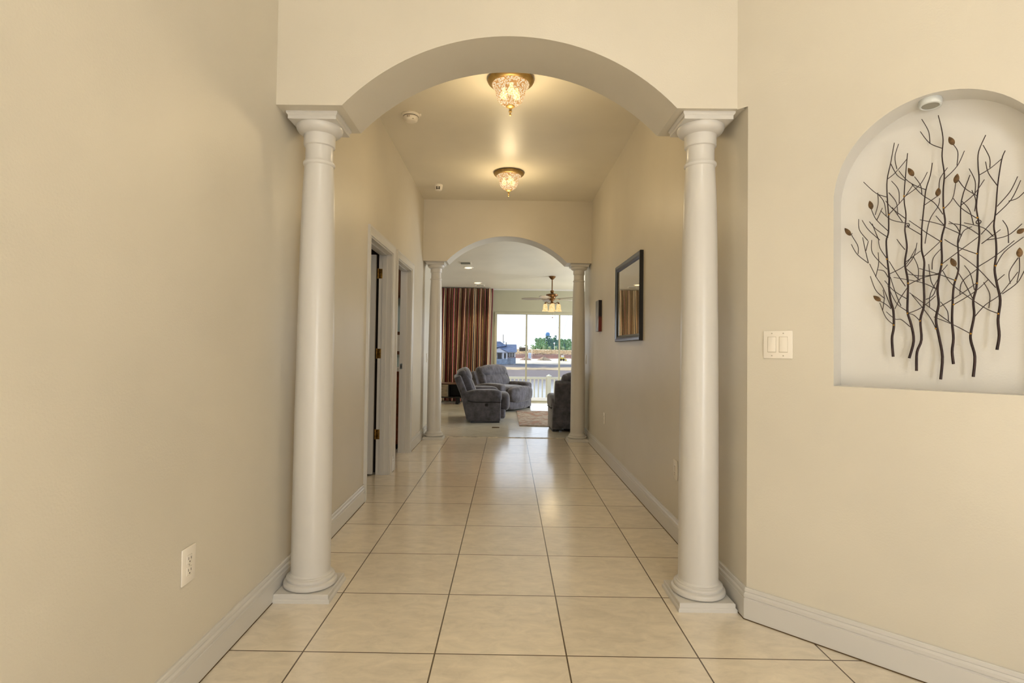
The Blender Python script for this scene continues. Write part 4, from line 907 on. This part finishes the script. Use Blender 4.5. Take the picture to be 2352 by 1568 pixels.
bm = new(); tube(bm, [(0, 0, -1), (0, 0, 8.4)], .12, None, 8); finish(bm, 'pole', M_PWOOD, up_); bm = new(); lathe(bm, [(.28, 5.2), (.28, 6.0)], (.3, 0, 0), 10); finish(bm, 'transformer', M_STEEL, up_)
sl = thing('street_light', 'white street light pole in front of the pine trees', 'street light', (26.8, 300, .4))
bm = new(); tube(bm, [(0, 0, 0), (0, 0, 3.7)], .13, None, 8); finish(bm, 'pole', simple('white_pole', (226, 226, 222), .6), sl); bm = new(); lathe(bm, [(.2, 3.6), (.45, 3.8), (.45, 4.3), (.1, 4.6)], seg=12); finish(bm, 'lamp_head', simple('white_lamp_head', (232, 232, 230), .5), sl)

# construction bits on the shore
pt = thing('portable_toilet', 'pale grey portable toilet on the sandy ground across the pond', 'portable toilet', (8.9, 200, -2.35))
M_PT = simple('pale_blue_plastic', (200, 206, 216), .6)
bm = new(); box(bm, -.5, .5, -.5, .5, 0, 1.95, bevel=.05); finish(bm, 'cabin', M_PT, pt); bm = new(); soft(bm, (0, 0, 1.98), (1.08, 1.08, .35), 3, 6); finish(bm, 'roof', M_PT, pt, 60); BX('door', simple('toilet_door', (176, 184, 198), .6), pt, -.36, .36, -.53, -.5, .1, 1.8)
ex = thing('skid_loader', 'small yellow construction machine parked on the sand at the right', 'machine', (17.8, 170, -2.4))
M_YEL = simple('machine_yellow', (206, 178, 70), .6)
bm = new(); box(bm, -.9, .55, -.6, .6, .35, 1.05, bevel=.06); finish(bm, 'body', M_YEL, ex)
bm = new(); box(bm, -.35, .4, -.5, .5, 1.05, 1.75, bevel=.05); finish(bm, 'cab', simple('machine_cab', (222, 212, 200), .5), ex)
bm = new(); tube(bm, [(-.6, 0, 1.0), (.5, 0, 1.45), (1.0, 0, .45)], .09, None, 6); finish(bm, 'lift_arm', M_YEL, ex); BX('bucket', M_YEL, ex, .8, 1.25, -.65, .65, .05, .5)
for x in (-.55, .3):
    for y in (-.68, .5):
        bm = new(); lathe(bm, [(.36, 0), (.36, .18)], (0, 0, 0), 18, M=Matrix.Translation((x, y, .36)) @ Matrix.Rotation(PI / 2, 4, 'X') @ Matrix.Translation((0, 0, -.18))); finish(bm, 'wheel', M_SLOT, ex)
sh = thing('shed', 'open sided shed with flat pale roof on the rise beside the house', 'shed', (8, 245, .2))
BX('roof', simple('shed_roof', (196, 190, 180), .7), sh, -2, 2.2, -1.5, 1.5, 1.45, 1.75); BX('back_wall', simple('shed_wall_grey', (96, 92, 92), .8), sh, -1.8, 2, 1.2, 1.4, -.6, 1.45)  # back wall in one even dark grey
for x in (-1.9, 2.1): BX('post', M_TRIM, sh, x - .1, x + .1, -1.4, -1.2, -.8, 1.45)
for i, (x, y, s) in enumerate(((12.6, 178, 1), (6.6, 176, .9))):
    bm = new(); R_ = random.Random(i); n_ = 14
    rr = [[bm.verts.new(((2.6 * s * (1 - k / 4) + .2) * math.cos(2 * PI * j / n_) * R_.uniform(.8, 1.2), (2 * s * (1 - k / 4) + .2) * math.sin(2 * PI * j / n_), (-.4 + .36 * k) * s)) for j in range(n_)] for k in range(5)]
    for A, B in zip(rr, rr[1:]):
        for j in range(n_): bm.faces.new([A[j], A[(j + 1) % n_], B[(j + 1) % n_], B[j]])
    bm.faces.new(rr[-1])
    o = finish(bm, 'dirt_mound', simple('dirt_mound_soil', (172, 144 - 6 * i, 112), .95, noise=.2, nscale=1.5), smooth=60); o.location = (x, y, -2.3)
    tag(o, ['low brown dirt mound on the sand right of the portable toilet', 'pale low dirt mound beside the right end of the house'][i], 'dirt mound', 'dirt mounds')

# trees: one prototype of each kind, copied
M_PINE = [simple('pine_foliage', (120, 150, 108), .9, noise=.35, nscale=.8), simple('dark_pine_foliage', (86, 116, 106), .9, noise=.35, nscale=.8), simple('pale_scrub_foliage', (150, 166, 124), .9, noise=.3, nscale=.8)]
M_TRUNK = simple('tree_trunk', (90, 78, 64), .9)
def tree(kind, label, cat_, seed, H, W):
    R_ = random.Random(seed); t = thing('pine_tree' if kind < 2 else 'scrub_tree', label, 'tree', (0, 0, -50), 0, ['green pines of the distant grove', 'dark pines of the distant grove', 'low scrub trees at the skyline'][kind])
    bm = new(); tube(bm, [(0, 0, -1), (0, 0, H * .8)], .22, .08, 6); finish(bm, 'trunk', M_TRUNK, t)
    bm = new()
    for k in range(40 if kind < 2 else 16):
        h = R_.uniform(.06, .97) if kind < 2 else R_.uniform(.1, .75); rad = W * (1.05 - h * .5) if kind < 2 else W * .8
        a = R_.uniform(0, 2 * PI); d = R_.uniform(0, .75) * rad
        M_ = Matrix.Translation((d * math.cos(a), d * math.sin(a), h * H)) @ Matrix.Diagonal((1, 1, R_.uniform(.6, 1.1), 1))
        r_ = bmesh.ops.create_icosphere(bm, subdivisions=2, radius=R_.uniform(.28, .5) * max(.6, rad) , matrix=M_)
        for v in r_['verts']: v.co += Vector((R_.uniform(-1, 1), R_.uniform(-1, 1), R_.uniform(-1, 1))) * .22
    finish(bm, 'crown', M_PINE[kind], t, 0); return t
LB = ['mid green pine in the distant grove below the water tower', 'dark blue green pine in the distant grove below the water tower', 'low pale scrub tree on the far skyline']
protos = [[tree(k, LB[k], 0, 10 * k + j, (11, 12, 6.5)[k], (2.4, 2.3, 3.2)[k]) for j in range(2)] for k in range(3)]
R_ = random.Random(5); used = set()
def puttree(k, x, y, s):
    j = R_.randrange(2); p = protos[k][j]
    if (k, j) in used: p = dup(p)
    used.add((k, j)); p.location = (x, y, terr(x * 300 / y if y > 300 else x, y) - .3); p.scale = (s, s, s * R_.uniform(.92, 1.08)); p.rotation_euler = (0, 0, R_.uniform(0, 6))
for row in range(6):
    xs = 25.0 + (row * 2.3) % 5.2
    while xs < 66:
        ta = 1 if 33.5 < xs < 38 or R_.random() < .22 else 0
        puttree(ta, xs + R_.uniform(-.3, .3), 424 + row * 8 + R_.uniform(-1, 1), (R_.uniform(.86, 1.0) if xs < 42 else R_.uniform(.74, .9)) * (1 if row > 1 else .72)); xs += 5.2
for x in (15.5, 20.4): puttree(2, x, 412 + R_.uniform(-6, 6), R_.uniform(.7, .95) * (.6 + .4 * (x - 12) / 12))
for x in (3, 7, 11, 28, 32.5, 37, 42, 47, 52): puttree(2, x, 400 + R_.uniform(-2, 2), R_.uniform(.42, .55))
# left-over prototypes that found no place stay out
for k in range(3):
    for j in range(2):
        if (k, j) not in used: puttree(k, 60 + 3 * j, 455, .8)
# dry grass tufts at the near edge of the far bank: uncountable
bm = new(); R_ = random.Random(3)
for i in range(3200):
    x, y = R_.uniform(4, 62), R_.uniform(212, 262); x *= y / 300 * 1.0 + .1; z = terr(x, y)
    if 3.5 < x < 12.5 and 239 < y < 251: continue
    h = R_.uniform(.12, .5); a = R_.uniform(0, PI); w_ = R_.uniform(.3, .7)
    A = bm.verts.new((x - w_ * math.cos(a), y - w_ * math.sin(a), z - .1)); B = bm.verts.new((x + w_ * math.cos(a), y + w_ * math.sin(a), z - .1)); C_ = bm.verts.new((x + R_.uniform(-.3, .3), y, z + h)); D_ = bm.verts.new((x, y + w_, z - .1))
    bm.faces.new([A, B, C_]); bm.faces.new([B, D_, C_]); bm.faces.new([D_, A, C_])
tag(finish(bm, 'dry_grass', simple('dry_straw_grass', (208, 180, 142), .95, noise=.2, nscale=.5), smooth=0), 'dry straw coloured grass covering the far bank below the trees', 'grass', kind='stuff')

# ------------------------------------------------------------------ light
w = bpy.data.worlds.new('sky'); SC.world = w; w.use_nodes = True; nt = w.node_tree; nt.nodes.clear()
ow = nt.nodes.new('ShaderNodeOutputWorld'); bg = nt.nodes.new('ShaderNodeBackground'); tc = nt.nodes.new('ShaderNodeTexCoord'); sp = nt.nodes.new('ShaderNodeSeparateXYZ'); rp = nt.nodes.new('ShaderNodeValToRGB')
nt.links.new(tc.outputs['Generated'], sp.inputs[0]); nt.links.new(sp.outputs[2], rp.inputs[0]); nt.links.new(rp.outputs[0], bg.inputs[0]); nt.links.new(bg.outputs[0], ow.inputs[0])
e0, e1 = rp.color_ramp.elements; e0.position = 0; e0.color = (*lin((236, 243, 252)), 1); e1.position = .6; e1.color = (*lin((176, 204, 240)), 1)
bg.inputs[1].default_value = SKY

def lamp(name, typ, loc, power, col=(1, 1, 1), size=.1, tgt=None, sy=None, spread=None):
    L = bpy.data.lights.new(name, typ); o = bpy.data.objects.new(name, L); COL.objects.link(o); L.energy = power; L.color = col
    o.location = loc
    if typ == 'AREA':
        L.size = size
        if sy: L.shape = 'RECTANGLE'; L.size_y = sy
        if spread: L.spread = spread
    elif typ != 'SUN': L.shadow_soft_size = size
    if tgt: o.rotation_euler = (Vector(tgt) - Vector(loc)).to_track_quat('-Z', 'Y').to_euler()
    return o
s = lamp('sun', 'SUN', (-30, 60, 40), SUN, (1, .93, .82), tgt=(-30 + .62, 60 - .68, 40 - .45)); s.data.angle = .01
WARM = (1, .77, .44)
for y in (3.79, 5.82): lamp('hall_bulb', 'POINT', (.012, y, HC - .36), P_HALL, WARM, .09)
for x, y in ((-.68, 9.72), (-.60, 11.37)):
    o = lamp('downlight', 'SPOT', (x, y, zc(y) - .03), P_SPOT, WARM, .05); o.data.spot_size = 1.9; o.data.spot_blend = .6
lamp('fan_bulb', 'POINT', (fx, fy, 1.88), P_FAN, WARM, .16)
lamp('foyer_chandelier', 'POINT', (.6, -.45, 3.35), P_FOYER, (1, 1, .96), .17)
o = lamp('foyer_bounce_fill', 'SPOT', (.5, -1.2, 3.55), P_BOUNCE_FILL, (1, .97, .92), .15, tgt=(.5, -1.15, 0)); o.data.spot_size = math.radians(52); o.data.spot_blend = .4  # added unseen spot; its floor bounce lifts the arch undersides
lamp('entry_fill', 'AREA', (1.56, -2.28, 1.12), P_ENTRY_FILL, (.96, .98, 1), .6, tgt=(.2, 2.2, 1.5), sy=2.0)  # unseen fill lamp at the entry, added to brighten soffit and left wall
lamp('foyer_side_fill', 'AREA', (XL + .02, -1.45, 1.45), P_SIDE_FILL, (.95, .97, 1), 1.5, tgt=(.2, -.35, 1.4), sy=2.1)  # added fill lamp; the wall has no window here
lamp('left_window_daylight', 'AREA', (-2.67, YB - .02, 1.1), P_WIN2, (.9, .95, 1), 1.9, tgt=(-2.3, 5, 1), sy=1.9)
lamp('living_right_fill', 'AREA', (4.15, 9.8, 1.28), P_LIVING_FILL, (.90, .95, 1), 2.7, tgt=(-2, 9.8, 1.2), sy=1.6)  # unseen fill lamp added to brighten the living room
lamp('bath_light', 'POINT', (-2.2, 5.8, 2.3), 14, (1, .95, .88), .1)
vs = SC.view_settings; SC.display_settings.display_device = 'sRGB'
vs.view_transform = 'Standard'; vs.look = 'None'; vs.exposure = EXPO; vs.gamma = 1; vs.use_curve_mapping = False
